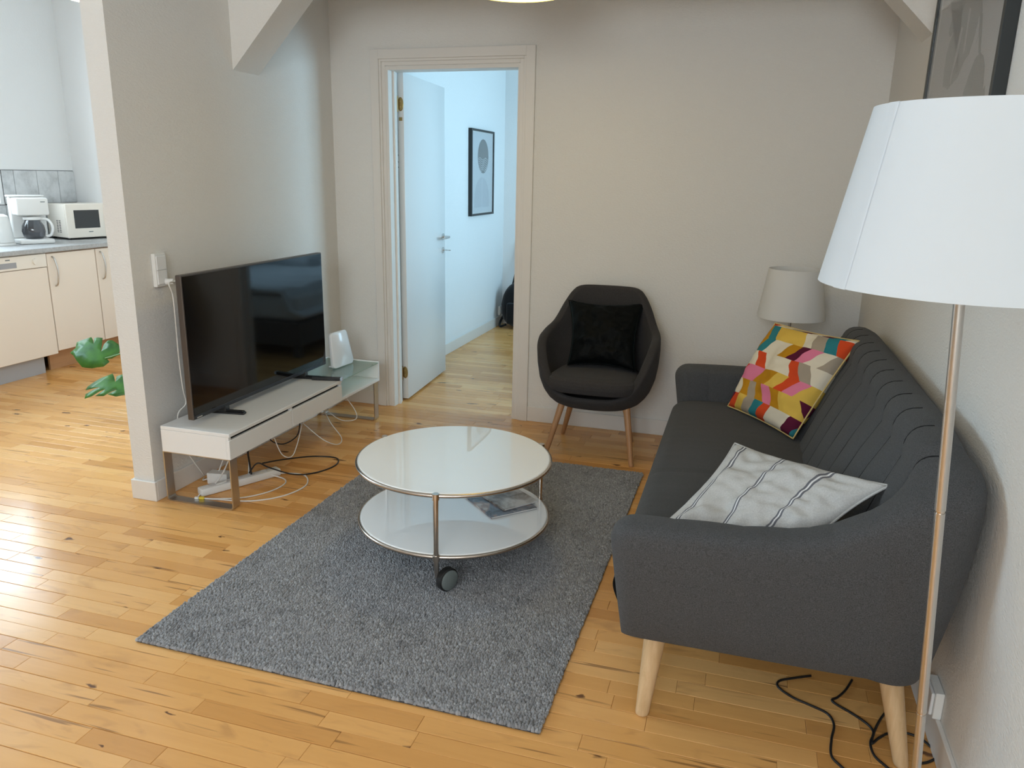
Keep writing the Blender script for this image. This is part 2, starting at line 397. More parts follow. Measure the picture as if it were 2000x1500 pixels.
def plank_geo(p):
    x0, x1, y0, y1, t = p; c = .0009; z0, z1 = -.006, 0
    vs = [(x0, y0, z0), (x1, y0, z0), (x1, y1, z0), (x0, y1, z0), (x0, y0, z1-c), (x1, y0, z1-c), (x1, y1, z1-c), (x0, y1, z1-c),
          (x0+c, y0+c, z1), (x1-c, y0+c, z1), (x1-c, y1-c, z1), (x0+c, y1-c, z1)]
    fs = [(0, 1, 5, 4), (1, 2, 6, 5), (2, 3, 7, 6), (3, 0, 4, 7), (4, 5, 9, 8), (5, 6, 10, 9), (6, 7, 11, 10), (7, 4, 8, 11), (8, 9, 10, 11)]
    return vs, fs
def plank_obj(ps, name):
    mb = MB(); tone = []
    for p in ps:
        vs, fs = plank_geo(p); mb.add(vs, fs); tone += [p[4]]*len(vs)
    o = mb.build(name, M['floor'], floor)
    at = o.data.attributes.new('tone', 'FLOAT', 'POINT'); at.data.foreach_set('value', tone)
    return o
for p in order[:300]: plank_obj([p], 'plank')
o = plank_obj(order[300:], 'plank'); o['kind'] = 'stuff'

# ---- walls
def wall(name, axis, at, thick, u0, u1, z0, z1, holes, m):
    """axis 'x': wall plane x = at..at+thick running along y; axis 'y': the other way"""
    mb = MB(); cur = u0
    def piece(a, b, c, d):
        if b-a < 1e-4 or d-c < 1e-4: return
        if axis == 'x': mb.box(at, at+thick, a, b, c, d)
        else: mb.box(a, b, at, at+thick, c, d)
    for (a, b, c, d) in sorted(holes):
        piece(cur, a, z0, z1); piece(a, b, z0, c); piece(a, b, d, z1); cur = b
    piece(cur, u1, z0, z1)
    return struct(name, mb, m)
wall('wall_right', 'x', XR, .15, -2.55, 7.6, 0, ZC, [(-1.95, -.65, 1.15, 2.45), (5.25, 6.75, .85, 2.15)], M['wall'])
wall('wall_back', 'y', YB, .115, XL, XR, 0, ZC, [(-2.10, -1.28, 0, 2.05)], M['wall'])
wall('wall_left', 'x', XL-.109, .109, 2.652, 4.5, 0, ZC, [], M['wall'])
wall('wall_front', 'y', -2.55, .15, -5.4, XR, 0, ZC, [(-3.2, -1.7, 1.37, 2.83), (-1.2, .3, 1.37, 2.83)], M['wall'])
wk = wall('wall_kitchen_left', 'x', -5.55, .15, -2.55, 5.45, 0, ZC, [(1.9, 3.16, 1.1, 2.4), (3.32, 4.60, 1.185, 2.2)], M['wall_k'])
wall('wall_kitchen_back', 'y', 5.3, .12, -5.4, XL-.109, 0, ZC, [], M['wall_k'])
wall('wall_bedroom_left', 'x', XL-.109, .237, 4.5, 7.6, 0, ZC, [], M['wall_b'])
wall('wall_bedroom_back', 'y', 7.46, .14, -2.33, XR, 0, ZC, [], M['wall_b'])
struct('ceiling', MB().box(-5.55, .75, -2.55, 7.6, ZC, ZC+.12), M['ceil'])

def window(name, axis, at, u0, u1, z0, z1, label_m=M['trim']):
    def bx(mb, a, b, c, d, p, q, bev=.004):
        if axis == 'x': return mb.box(at+p, at+q, a, b, c, d, bev)
        return mb.box(a, b, at+p, at+q, c, d, bev)
    fr = MB(); t = .055
    bx(fr, u0, u0+t, z0, z1, -.03, .03); bx(fr, u1-t, u1, z0, z1, -.03, .03)
    bx(fr, u0+t, u1-t, z1-t, z1, -.03, .03); bx(fr, u0+t, u1-t, z0, z0+t, -.03, .03)
    w_ = struct(name, fr, label_m)
    m = (u0+u1)/2
    bx(MB(), m-.03, m+.03, z0+t, z1-t, -.028, .028).build('mullion', label_m, w_)
    for a, b in ((u0+t, m-.03), (m+.03, u1-t)): bx(MB(), a, b, z0+t, z1-t, -.003, .003, 0).build('pane', M['pane'], w_)
    return w_
window('window_1', 'y', -2.47, -3.2, -1.7, 1.37, 2.83)
window('window_2', 'y', -2.47, -1.2, .3, 1.37, 2.83)
window('window_3', 'x', -5.49, 3.32, 4.60, 1.185, 2.2)
window('window_6_added', 'x', -5.49, 1.9, 3.16, 1.1, 2.4)  # made-up window, the opening for the added left daylight
window('window_4', 'x', .69, 5.25, 6.75, .85, 2.15)
window('window_5_added', 'x', .69, -1.95, -.65, 1.15, 2.45)  # unseen window added for the side daylight

# ---- baseboards
BH, BT = .092, .012
def base(name, pts): 
    mb = MB()
    for (x0, x1, y0, y1) in pts: mb.box(x0, x1, y0, y1, 0, BH, .002)
    struct(name, mb, M['trim'])
base('baseboard_back', [(XL+BT, -2.192, YB-BT, YB), (-1.196, XR-BT, YB-BT, YB)])
base('baseboard_right', [(XR-BT, XR, -2.4, YB)])
base('baseboard_left', [(XL, XL+BT, 2.652, YB), (XL-.109-BT, XL+BT, 2.64, 2.652), (XL-.109-BT, XL-.109, 2.652, 4.5)])
base('baseboard_bedroom', [(-2.33, -2.33+BT, 5.83, 7.46), (-2.33, -1.0, 7.46-BT, 7.46)])
base('baseboard_kitchen', [(-4.70, XL-.109, 5.3-BT, 5.3)])

# ---- door casing (stepped moulding) and jamb lining
tr = MB()
for (a, b, y0) in ((.0, .052, YB-.018), (.052, .066, YB-.012), (.066, .088, YB-.006)):
    ins = .088-a; ine = .088-b      # distance from the outer edge towards the opening
    tr.box(-2.192+a, -2.192+b, y0, YB+.004, 0, 2.145-a, .0015)
    tr.box(-1.196-b, -1.196-a, y0, YB+.004, 0, 2.145-a, .0015)
    tr.box(-2.192+b, -1.196-b, y0, YB+.004, 2.145-b, 2.145-a, .0015)
casing = struct('trim_1', tr, M['trim'])
jb = MB().box(-2.104, -2.086, YB-.004, 4.5, 0, 2.052).box(-1.296, -1.278, YB-.004, 4.5, 0, 2.052).box(-2.086, -1.296, YB-.004, 4.5, 2.034, 2.052)
jb.box(-2.086, -2.074, 4.44, 4.46, 0, 2.034).box(-1.308, -1.296, 4.44, 4.46, 0, 2.034)
jb.build('jamb_lining', M['trim'], casing)
for z in (1.86, .19): MB().rod((-2.094, 4.512, z-.045), (-2.094, 4.512, z+.045), .009).box(-2.104, -2.092, 4.49, 4.512, z-.04, z+.04).build('hinge_pin', M['brass'], casing)
# second casing, on the bedroom's left wall
struct('trim_2', MB().box(-2.33, -2.308, 5.735, 5.825, 0, 1.955, .003), mat('bright_trim_paint', (.85, .85, .85, 1), .35))

# ---- the open door: hinged on the left jamb, swung into the bedroom
th = R(94.2)
DM = Matrix.Translation((-2.098, 4.53, 0)) @ Matrix.Rotation(th, 4, 'Z')     # local x along the leaf, local -y = face seen from the room
d = MB().box(0, .825, -.040, 0, .012, 2.04, .0025, 2, DM); door = struct('door_1', d, M['door'], smooth=True, sharp=40)
def disc(mb, c, nrm, r, h, n=24):
    c = Vector(c); nrm = Vector(nrm); return mb.rod(c, c+nrm*h, r, n=n)
nv = (DM.to_3x3() @ Vector((0, -1, 0))); ex = DM.to_3x3() @ Vector((1, 0, 0)); pt = lambda x, y, z: DM @ Vector((x, y, z))
h = MB(); disc(h, pt(.765, -.040, 1.02), nv, .024, .008); h.rod(pt(.765, -.048, 1.02), pt(.765, -.092, 1.02), .0085)
h.tube([pt(.765, -.085, 1.02), pt(.755, -.092, 1.02), pt(.72, -.093, 1.02), pt(.645, -.093, 1.02)], .0085, 10)
h.build('handle', M['chrome'], door, smooth=True, sharp=40)
k = MB(); disc(k, pt(.765, -.040, .925), nv, .022, .007); k.rod(pt(.765, -.047, .925), pt(.765, -.075, .925), .004); k.torus(pt(.765, -.088, .925), .011, .0025, 24, 6)
k.build('lock_with_key', M['chrome'], door, smooth=True, sharp=40)
for z in (1.86, .19):
    hp = MB().lathe([(0, .0035), (.017, .0035), (.019, 0)], (0, 0, 0), 28)
    Q = Matrix.Translation(pt(-.0005, -.020, z)) @ DM.to_3x3().to_4x4() @ Matrix.Rotation(R(-90), 4, 'Y') @ Matrix.Diagonal((2.1, 1, 1, 1))
    hp.v = [tuple(Q @ Vector(v)) for v in hp.v]; pl = hp.build('hinge_plate', M['brass'], door, smooth=True, sharp=40)
    sc = MB()
    for q in (-.016, .016): sc.rod(pt(-.003, -.020, z+q), pt(-.006, -.020, z+q), .004, n=10)
    sc.build('screw', mat('brass_screw', (.5, .36, .16, 1), .3, .9), pl)
for z in (1.775,): MB().box(-.003, .001, -.030, -.010, z-.01, z+.01, 0, 1, DM).build('hinge_stop', M['brass'], door)

# ---- boxed-in braces and tie beam
def prism_xz(poly, y0, y1):
    n = len(poly); mb = MB()
    return mb.add([(x, y0, z) for x, z in poly]+[(x, y1, z) for x, z in poly], [tuple(range(n)), tuple(range(2*n-1, n-1, -1))]+[(i, n+i, n+(i+1) % n, (i+1) % n)[::-1] for i in range(n)])
a = .62
tag(prism_xz([(XL, 1.923), (XL+.37, 2.30), (XL, 2.30)], 3.44, 3.65).build('knee_brace', M['wall'], loc=(XL, 3.54, 1.92)),
    'white boxed diagonal brace rising from the television wall', 'beam', 'diagonal ceiling braces')
tag(prism_xz([(XR, 2.004), (XR, 2.30), (XR-.295, 2.30)], 3.505, 3.705).build('knee_brace', M['wall'], loc=(XR, 3.6, 2.0)),
    'white boxed diagonal brace above the sofa, beside the leaf print', 'beam', 'diagonal ceiling braces')
tag(MB().box(XL, XR, 3.43, 3.715, 2.30, 2.52).build('tie_beam', M['wall'], loc=(-.9, 3.57, 2.30)), 'white boxed tie beam overhead between the braces', 'beam')

# ---- kitchen wall tiles: two courses of 20 x 25 cm
edges = [5.30, 5.14, 4.938, 4.734, 4.632]; yy = 4.43
rows = ((.905, 1.172), (1.176, 1.428))
xs = edges+[4.43, 4.228, 4.026, 3.824, 3.622, 3.42, 3.218]
gb = MB().box(-5.4, -5.3965, 4.632, 5.298, .9, 1.430).box(-5.4, -5.3965, 3.22, 4.632, .9, 1.175); gb.build('grout_bed', M['grout'], wk)
for i in range(len(xs)-1):
    for ri, (z0, z1) in enumerate(rows):
        if ri == 1 and xs[i] < 4.64: continue
        MB().box(-5.3965, -5.390, xs[i+1]+.002, xs[i]-.002, z0+.002, z1-.002, .0015).build('tile', M['tile'], wk)

# ================================================================== RUG
RG = Matrix.Translation((-1.069, 2.716, 0)) @ Matrix.Rotation(R(-.5), 4, 'Z')
RW, RL = 1.330, 1.990
rug = thing('rug', 'dark grey short pile wool rug under the round coffee table', 'rug', (-1.069, 2.716, 0), R(-.5))
MB().box(-RW/2, RW/2, -RL/2, RL/2, .0008, .006, .002, 1, RG).build('backing', M['rugback'], rug)
dx, dy = .0068, .0086; nx, ny = int(RW/dx), int(RL/dy)
gx, gy = np.meshgrid((np.arange(nx)+.5)*RW/nx-RW/2, (np.arange(ny)+.5)*RL/ny-RL/2, indexing='ij')
gx = gx.ravel()+np.random.normal(0, .0011, gx.size); gy = gy.ravel()+np.random.normal(0, .0012, gy.size); N = gx.size
lay = np.array([noise.noise((float(a)*2.6, float(b)*2.6, 3.1)) for a, b in zip(gx, gy)])
lay2 = np.array([noise.noise((float(a)*9, float(b)*9, 8.1)) for a, b in zip(gx, gy)])
hgt = .0135+np.random.normal(0, .0010, N)+.001*lay2
tx = .0035*lay+np.random.normal(0, .0016, N); ty = .004*lay2+.002+np.random.normal(0, .0016, N)
rb, rtp = .0041, .0032
vv = np.zeros((N, 12, 3))
for k, (sx, sy) in enumerate(((-1, -1), (1, -1), (1, 1), (-1, 1))):
    vv[:, k] = np.stack([gx+sx*rb, gy+sy*rb, np.full(N, .005)], 1)
    vv[:, 4+k] = np.stack([gx+sx*rb*1.05+tx*.5, gy+sy*rb*1.08+ty*.5, hgt*.68], 1)
    vv[:, 8+k] = np.stack([gx+sx*rtp*.62+tx, gy+sy*rtp*.62+ty, hgt], 1)
ff = np.array([(j*4+k, j*4+(k+1) % 4, j*4+4+(k+1) % 4, j*4+4+k) for j in range(2) for k in range(4)]+[(8, 9, 10, 11)])
fa = (ff[None]+(np.arange(N)*12)[:, None, None]).reshape(-1, 4)
me = bpy.data.meshes.new('pile'); me.vertices.add(N*12); me.vertices.foreach_set('co', vv.reshape(-1).astype(np.float32))
me.loops.add(fa.size); me.loops.foreach_set('vertex_index', fa.reshape(-1).astype(np.int32))
me.polygons.add(len(fa)); me.polygons.foreach_set('loop_start', (np.arange(len(fa))*4).astype(np.int32)); me.polygons.foreach_set('use_smooth', [True]*len(fa))
me.update(calc_edges=True); me.materials.append(M['rug'])
tone = np.clip(.5+np.random.normal(0, .15, N)-.10*(np.abs(lay2) > .32), 0, 1)
at = me.attributes.new('tone', 'FLOAT', 'POINT'); at.data.foreach_set('value', np.repeat(tone, 12).astype(np.float32))
po = bpy.data.objects.new('pile', me); C.objects.link(po); po.parent = rug; po['kind'] = 'stuff'

# ================================================================== COFFEE TABLE
TC = Vector((-1.012, 2.649, 0)); ZT, ZS, RT = .398, .165, .372
ct = thing('coffee_table', 'round two tier coffee table of white glass with nickel rims and casters', 'table', (TC.x, TC.y, .013))
def glass_disc(z, r, name):
    MB().lathe([(0, z-.008), (r-.004, z-.008), (r-.001, z-.005), (r-.001, z-.002), (r-.004, z), (0, z)], (TC.x, TC.y, 0), 128).build(name, M['opal'], ct, smooth=True, sharp=30)
glass_disc(ZT, RT, 'table_top'); glass_disc(ZS, RT-.004, 'lower_shelf')
MB().torus((TC.x, TC.y, ZT-.010), RT+.001, .0075, 128).build('top_rim', M['nickel'], ct, smooth=True)
MB().torus((TC.x, TC.y, ZS-.010), RT-.002, .0075, 128).build('shelf_rim', M['nickel'], ct, smooth=True)
for i, (a, wa) in enumerate(((-79, -28), (41, 60), (161, 200))):
    ca, sa = math.cos(R(a)), math.sin(R(a)); P = lambda r, z: (TC.x+r*ca, TC.y+r*sa, z)
    lg = MB().rod(P(RT+.006, ZT-.004), P(RT+.004, ZS-.016), .0095, n=14)
    lg.tube([P(RT+.004, ZS-.01), P(RT+.002, .12), P(RT-.004, .093), P(RT-.016, .070), P(RT-.030, .062)], .009, 10)
    L = lg.build('leg', M['nickel'], ct, smooth=True, sharp=50)
    for q, zz in ((.006, ZT), (.004, ZS)): MB().rod(P(RT+q, zz-.022), P(RT+q, zz), .0125, n=14).build('collar', M['nickel'], L, smooth=True, sharp=50)
    nn = Vector((math.cos(R(wa)), math.sin(R(wa)), 0)); wc = Vector(P(RT-.030, .0585))+nn*.016+Vector((.018, .012, 0))*(1 if i == 0 else 0)
    Rm = nn.to_track_quat('Z', 'Y').to_matrix().to_4x4(); r = .043
    wh = MB().lathe([(0, -.016), (r-.006, -.016), (r, -.010), (r, .010), (r-.005, .014), (r-.008, .014), (0, .014)], wc, 40, Rm).build('caster', M['rubber'], ct, smooth=True, sharp=40)
    MB().lathe([(0, .0185), (r-.009, .0185), (r-.006, .0165), (r-.006, .0135)], wc, 40, Rm).build('hub_cap', M['greyplast'], wh, smooth=True, sharp=40)

# magazines on the lower shelf
def magazine(name, c, rot, z, w_, l_, t_, m, label):
    Q = Matrix.Translation((c[0], c[1], z)) @ Matrix.Rotation(R(rot), 4, 'Z')
    root = thing(name, label, 'magazine', (c[0], c[1], z), 0, 'magazines on the coffee table shelf')
    MB().box(-w_/2+.001, w_/2-.002, -l_/2+.001, l_/2-.001, .0008, t_-.0006, 0, 1, Q).build('pages', M['pages'], root)
    cv = MB().box(-w_/2, w_/2, -l_/2, l_/2, t_-.0006, t_, 0, 1, Q).box(-w_/2, w_/2, -l_/2, l_/2, 0.0002, .0008, 0, 1, Q).box(-w_/2-.0004, -w_/2+.001, -l_/2, l_/2, .0002, t_, 0, 1, Q)
    cv.build('cover', m, root)
magazine('magazine', (-.873, 2.790), 46, ZS+.0005, .205, .265, .007, M['mag2'], 'lower magazine with a dark blue and brown cover, under the pale one')
magazine('magazine', (-.850, 2.826), 51, ZS+.008, .165, .21, .006, M['mag1'], 'upper magazine with a pale photographic cover, lying on the darker one')

# ================================================================== TV BENCH
bx0, bx1, by0, by1 = -2.405, -2.052, 2.662, 4.112; bz0, bz1 = .241, .360; bm_ = 3.645
tb = thing('tv_bench', 'long low white media bench with drawers, glass end and steel legs', 'tv bench', (-2.23, 3.39, 0))
MB().box(bx0, bx1+.002, by0, bm_, bz1-.016, bz1, .0015).build('top_panel', M['white'], tb)
MB().box(bx0, bx1-.016, by0, by0+.018, bz0, bz1-.0165, .001).build('end_panel', M['white'], tb)
MB().box(bx0, bx1-.018, by0+.018, bm_-.004, bz0+.012, bz1-.017).build('drawer_carcass', M['dark'], tb)
MB().box(bx0, bx1-.017, by0+.0185, bm_-.0045, bz0, bz0+.0118).build('bottom_panel', M['white'], tb)
MB().box(bx0+.004, bx1-.014, bm_-.004, bm_, bz0+.0165, bz1-.0165).build('divider', M['white'], tb)
for a, b in ((by0+.0, 3.150), (3.153, bm_)):
    MB().box(bx1-.016, bx1, a, b, bz0, bz1-.031, .0015).build('drawer_front', M['white'], tb)
for yy in (by0+.009, 3.1515, bm_-.009): MB().box(bx1-.0175, bx1-.003, yy-.008, yy+.008, bz1-.031, bz1-.0165).build('drawer_spacer', M['white'], tb)
MB().box(bx0, bx1-.004, bm_+.0005, by1, bz0, bz0+.016, .001).build('shelf', M['white'], tb)
MB().box(bx0, bx1-.004, by1-.016, by1, bz0+.0165, bz1, .001).build('end_panel', M['white'], tb)
MB().box(bx0, bx0+.012, bm_+.0005, by1-.0165, bz0+.0165, bz1, .001).build('back_panel', M['white'], tb)
MB().box(bx0+.0125, bx1-.003, bm_+.001, by1-.017, bz1-.010, bz1-.003, .001).build('glass_shelf', M['glass'], tb)
MB().rod((bx1-.03, by1-.045, bz1-.018), (bx1-.03, by1-.045, bz1-.0105), .006).build('glass_support', M['steel'], tb)
for yc in (2.694, 4.075):
    x0, x1, t_, hw = -2.423+.01, -2.062, .006, .024
    prof = [(x0, bz0-.0005), (x1, bz0-.0005), (x1, .016), (x1-.004, .006), (x1-.014, .0005), (x0+.014, .0005), (x0+.004, .006), (x0, .016)]
    inn = [(x0+t_, bz0-.0065), (x1-t_, bz0-.0065), (x1-t_, .018), (x1-t_-.003, .011), (x1-.016, .0065), (x0+.016, .0065), (x0+t_+.003, .011), (x0+t_, .018)]
    n = len(prof); mb = MB()
    vs = [(x, yc-hw, z) for x, z in prof]+[(x, yc-hw, z) for x, z in inn]+[(x, yc+hw, z) for x, z in prof]+[(x, yc+hw, z) for x, z in inn]
    fs = []
    for i in range(n):
        j = (i+1) % n
        fs += [(i, j, n+j, n+i), (2*n+j, 2*n+i, 3*n+i, 3*n+j), (j, i, 2*n+i, 2*n+j), (n+i, n+j, 3*n+j, 3*n+i)]
    mb.add(vs, fs).build('leg_frame', M['steel'], tb)

# ================================================================== TELEVISION
tv = thing('television', 'large black flat screen television standing on the white bench', 'television', (-2.25, 3.25, bz1+.0005))
ty0, ty1, tz0, tz1, tx = 2.689, 3.822, .392, 1.026, -2.246
MB().box(tx-.030, tx, ty0, ty1, tz0, tz1, .004, 2).build('bezel', M['bezel'], tv)
MB().box(tx, tx+.0012, ty0+.006, ty1-.006, tz0+.020, tz1-.007).build('screen', M['screen'], tv)
MB().box(tx-.062, tx-.030, ty0+.12, ty1-.12, tz0+.03, tz0+.34, .012, 2).build('back_housing', M['black'], tv)
MB().box(tx, tx+.0025, ty0+.01, ty1-.01, tz0+.002, tz0+.018, .001).build('lower_trim', mat('blue_grey_trim', (.05, .055, .065, 1), .3, .5), tv)
MB().box(tx+.0024, tx+.0032, ty0+.020, ty0+.055, tz0+.006, tz0+.011).build('logo', M['chrome'], tv)
for yc, sgn in ((2.915, 1), (3.600, 1)):
    Q = Matrix.Translation((tx-.015, yc, 0)) @ Matrix.Rotation(R(8*sgn), 4, 'Z')
    f = MB().box(-.10, .105, -.014, .014, bz1+.0008, bz1+.012, .003, 1, Q).box(-.10, .10, -.012, .012, bz1+.012, bz1+.018, .003, 1, Q).box(-.02, .02, -.02, .02, bz1+.012, tz0+.008, .004, 1, Q)
    f.build('foot', M['black'], tv)
rc = thing('remote_control', 'black remote control with a pale end beside the television foot', 'remote', (-2.125, 3.70, bz1))
Q = Matrix.Translation((-2.118, 3.612, bz1+.0005)) @ Matrix.Rotation(R(14), 4, 'Z')
MB().box(-.085, .070, -.014, .014, 0, .018, .004, 2, Q).build('body', M['black'], rc)
MB().box(.0705, .085, -.014, .014, 0, .018, .004, 2, Q).build('end_cap', mat('pale_blue_plastic', (.5, .62, .75, 1), .3), rc)

# router: rounded white slab leaning backwards on the glass end
rn = thing('wifi_router', 'white rounded square router standing tilted on the glass shelf', 'router', (-2.212, 3.94, bz1-.002))
rq = Matrix.Translation((-2.212, 3.940, bz1-.0025)) @ Matrix.Rotation(R(84), 4, 'Z') @ Matrix.Rotation(R(-9), 4, 'X')
def slab(w0, w1, h_, r, n=6):
    o_ = []
    for cx, cz, a0, ww in ((w0/2-r, r, -90, 0), (w1/2-r, h_-r, 0, 0), (-w1/2+r, h_-r, 90, 0), (-w0/2+r, r, 180, 0)):
        for i in range(n+1):
            q = R(a0+90*i/n); o_.append((cx+r*math.cos(q), cz+r*math.sin(q)))
    return o_
ol = slab(.200, .160, .205, .024); n = len(ol); rm = MB()
rings = [(.96, -.012), (1, -.008), (1, .008), (.96, .012)]
vs = []
for s_, yq in rings:
    for x, z in ol: vs.append(rq @ Vector((x*s_, yq-.012*math.cos(x*9), .1+(z-.1)*s_)))
fs = [(i*n+k, i*n+(k+1) % n, (i+1)*n+(k+1) % n, (i+1)*n+k) for i in range(3) for k in range(n)]+[tuple(range(n-1, -1, -1)), tuple(range(3*n, 4*n))]
rm.add(vs, fs).build('housing', M['whitegloss'], rn, smooth=True, sharp=50)
MB().box(-.07, .07, -.005, .045, .0004, .008, .003, 1, Matrix.Translation((-2.212, 3.940, bz1-.0025)) @ Matrix.Rotation(R(84), 4, 'Z')).build('stand_foot', M['whitegloss'], rn)

# ================================================================== WALL SOCKET, CABLES
def socket(name, label, x, sgn, yc, z0, z1, w_, modules, group=None):
    t = thing(name, label, 'socket', (x, yc, z0), 0, group)
    a, b = sorted((x+sgn*.0005, x+sgn*.020)); MB().box(a, b, yc-w_/2, yc+w_/2, z0, z1, .004, 2).build('back_box', M['plastic'], t)
    hh = (z1-z0-.02)/modules
    for i in range(modules):
        a, b = sorted((x+sgn*.0202, x+sgn*.025)); MB().box(a, b, yc-w_/2+.006, yc+w_/2-.006, z0+.01+i*hh+.001, z0+.01+(i+1)*hh-.001, .0015).build('module', M['whitegloss'], t)
    return t
socket('wall_socket', 'white double wall socket above the left end of the television', XL, 1, 2.803, .955, 1.100, .07, 2)
cd = thing('power_cable', 'white power cable hanging from the wall socket behind the television', 'cable', (XL+.05, 2.83, .36))
MB().rod((XL+.026, 2.82, .975), (XL+.062, 2.825, .977), .014, .012).rod((XL+.062, 2.825, .977), (XL+.078, 2.835, .972), .006).build('plug', M['plastic'], cd, smooth=True, sharp=40)
def unx0(px, py, X):
    d_ = fw+rt*((px-1000)/1508)-up*((py-750)/1508); return Vector((X, d_.y*X/d_.x, HC+d_.z*X/d_.x))
MB().tube([(XL+.074, 2.833, .974), unx0(330, 553, -2.365), unx0(337, 574, -2.36), unx0(341, 605, -2.36), unx0(345, 650, -2.37), unx0(350, 705, -2.38), unx0(357, 757, -2.39), unx0(363, 788, -2.413), (-2.425, 2.80, .36), (-2.428, 2.83, .20), (-2.41, 2.92, .03)], .0035).build('cable', M['cablew'], cd, smooth=True)
ps = thing('power_strip', 'white power strip lying under the bench among cables', 'power strip', (-2.19, 2.93, 0))
Q = Matrix.Translation((-2.215, 2.935, 0)) @ Matrix.Rotation(R(62), 4, 'Z')
MB().box(-.20, .20, -.026, .026, .0005, .038, .008, 2, Q).build('housing', M['plastic'], ps, smooth=True, sharp=40)
for i in range(5): MB().lathe([(0, .0388), (.015, .0388), (.018, .0384)], Q @ Vector((-.14+i*.065, 0, 0)), 20).build('outlet', M['whitegloss'], ps)
ad = thing('power_adapter', 'white box shaped power adapter standing beside the power strip', 'adapter', (-2.31, 2.90, 0))
Q2 = Matrix.Translation((-2.325, 2.925, 0)) @ Matrix.Rotation(R(10), 4, 'Z')
MB().box(-.05, .05, -.028, .028, .0005, .055, .004, 2, Q2).build('housing', M['plastic'], ad)
MB().tube([(-2.375, 2.915, .02), (-2.40, 2.90, .012), (-2.418, 2.93, .01)], .003).build('lead', M['cablew'], ad, smooth=True)
def cable(label, pts, r, m, name='cable'):
    o_ = MB().tube(pts, r).build(name, m, loc=tuple(pts[0][:2])+(0,), smooth=True); tag(o_, label, 'cable', 'loose cables under the bench'); return o_
zc = .0036
cable('white cable looping widest over the floor in front of the bench', [(-2.235, 2.86, .045), (-2.28, 2.80, .03), (-2.30, 2.735, zc), (-2.20, 2.745, zc), (-2.05, 2.78, zc), (-1.945, 2.88, zc), (-1.915, 3.02, zc), (-1.985, 3.13, zc), (-2.08, 3.12, .008), (-2.13, 3.08, .012)], .0034, M['cablew'])
yc_ = thing('network_cable', 'white network cable ending in a yellow plug at the steel leg', 'cable', (-2.22, 2.72, 0), 0, 'loose cables under the bench')
MB().tube([(-2.255, 2.722, .011), (-2.20, 2.738, .010), (-2.10, 2.80, .006), (-2.035, 2.90, zc), (-2.02, 3.00, zc), (-2.06, 3.06, zc), (-2.14, 3.05, .02)], .0032).build('lead', M['cablew'], yc_, smooth=True)
MB().box(-.012, .012, -.007, .007, .007, .019, .002, 1, Matrix.Translation((-2.266, 2.719, 0)) @ Matrix.Rotation(R(15), 4, 'Z')).build('plug', M['yellow'], yc_)
MB().box(-.010, .010, -.006, .006, .007, .017, .002, 1, Matrix.Translation((-2.289, 2.713, 0)) @ Matrix.Rotation(R(15), 4, 'Z')).build('plug_tip', M['plastic'], yc_)
cable('black cable looping on the floor in front of the bench', [(-2.19, 2.97, .05), (-2.15, 2.985, .10), (-2.11, 3.02, .07), (-2.02, 3.09, .02), (-1.95, 3.19, .004), (-1.915, 3.31, .004), (-1.965, 3.40, .004), (-2.08, 3.36, .012), (-2.16, 3.20, .04), (-2.19, 3.08, .06)], .0036, M['cableb'])
cable('black cable hanging in a short loop below the drawers', [(-2.16, 3.10, .236), (-2.16, 3.12, .17), (-2.13, 3.18, .135), (-2.11, 3.27, .15), (-2.12, 3.32, .20), (-2.13, 3.33, .238)], .003, M['cableb'])
cable('white cable hanging in a narrow loop below the drawers', [(-2.10, 3.05, .236), (-2.085, 3.09, .12), (-2.07, 3.15, .085), (-2.08, 3.22, .12), (-2.11, 3.32, .19), (-2.13, 3.37, .238)], .0026, M['cablew'])
cable('thin white cable looping low near the middle of the bench', [(-2.14, 3.36, .20), (-2.05, 3.42, .09), (-2.01, 3.50, .04), (-2.03, 3.58, .05), (-2.12, 3.62, .12), (-2.16, 3.60, .236)], .0024, M['cablew'])
cable('thin white cable dropping below the far drawer', [(-2.20, 3.62, .236), (-2.10, 3.68, .12), (-2.04, 3.76, .10), (-2.06, 3.80, .14), (-2.13, 3.79, .238)], .0024, M['cablew'])
cable('white cable arching from the adapter to the power strip', [(-2.30, 2.93, .056), (-2.285, 2.95, .11), (-2.255, 2.92, .12), (-2.235, 2.89, .04)], .0032, M['cablew'])
cable('white cable arching high behind the power strip', [(-2.33, 2.93, .056), (-2.315, 2.99, .15), (-2.27, 3.02, .225), (-2.24, 3.04, .12), (-2.20, 2.98, .04)], .003, M['cablew'])
cable('white cable running down from the bench to the adapter', [(-2.26, 2.97, .238), (-2.25, 2.93, .16), (-2.262, 2.86, .07), (-2.285, 2.81, .02), (-2.27, 2.775, .006)], .003, M['cablew'])
cable('thick black cable plugged into the power strip behind the leg', [(-2.185, 2.98, .04), (-2.195, 2.985, .10), (-2.18, 2.96, .17), (-2.17, 2.97, .238)], .0045, M['cableb'])

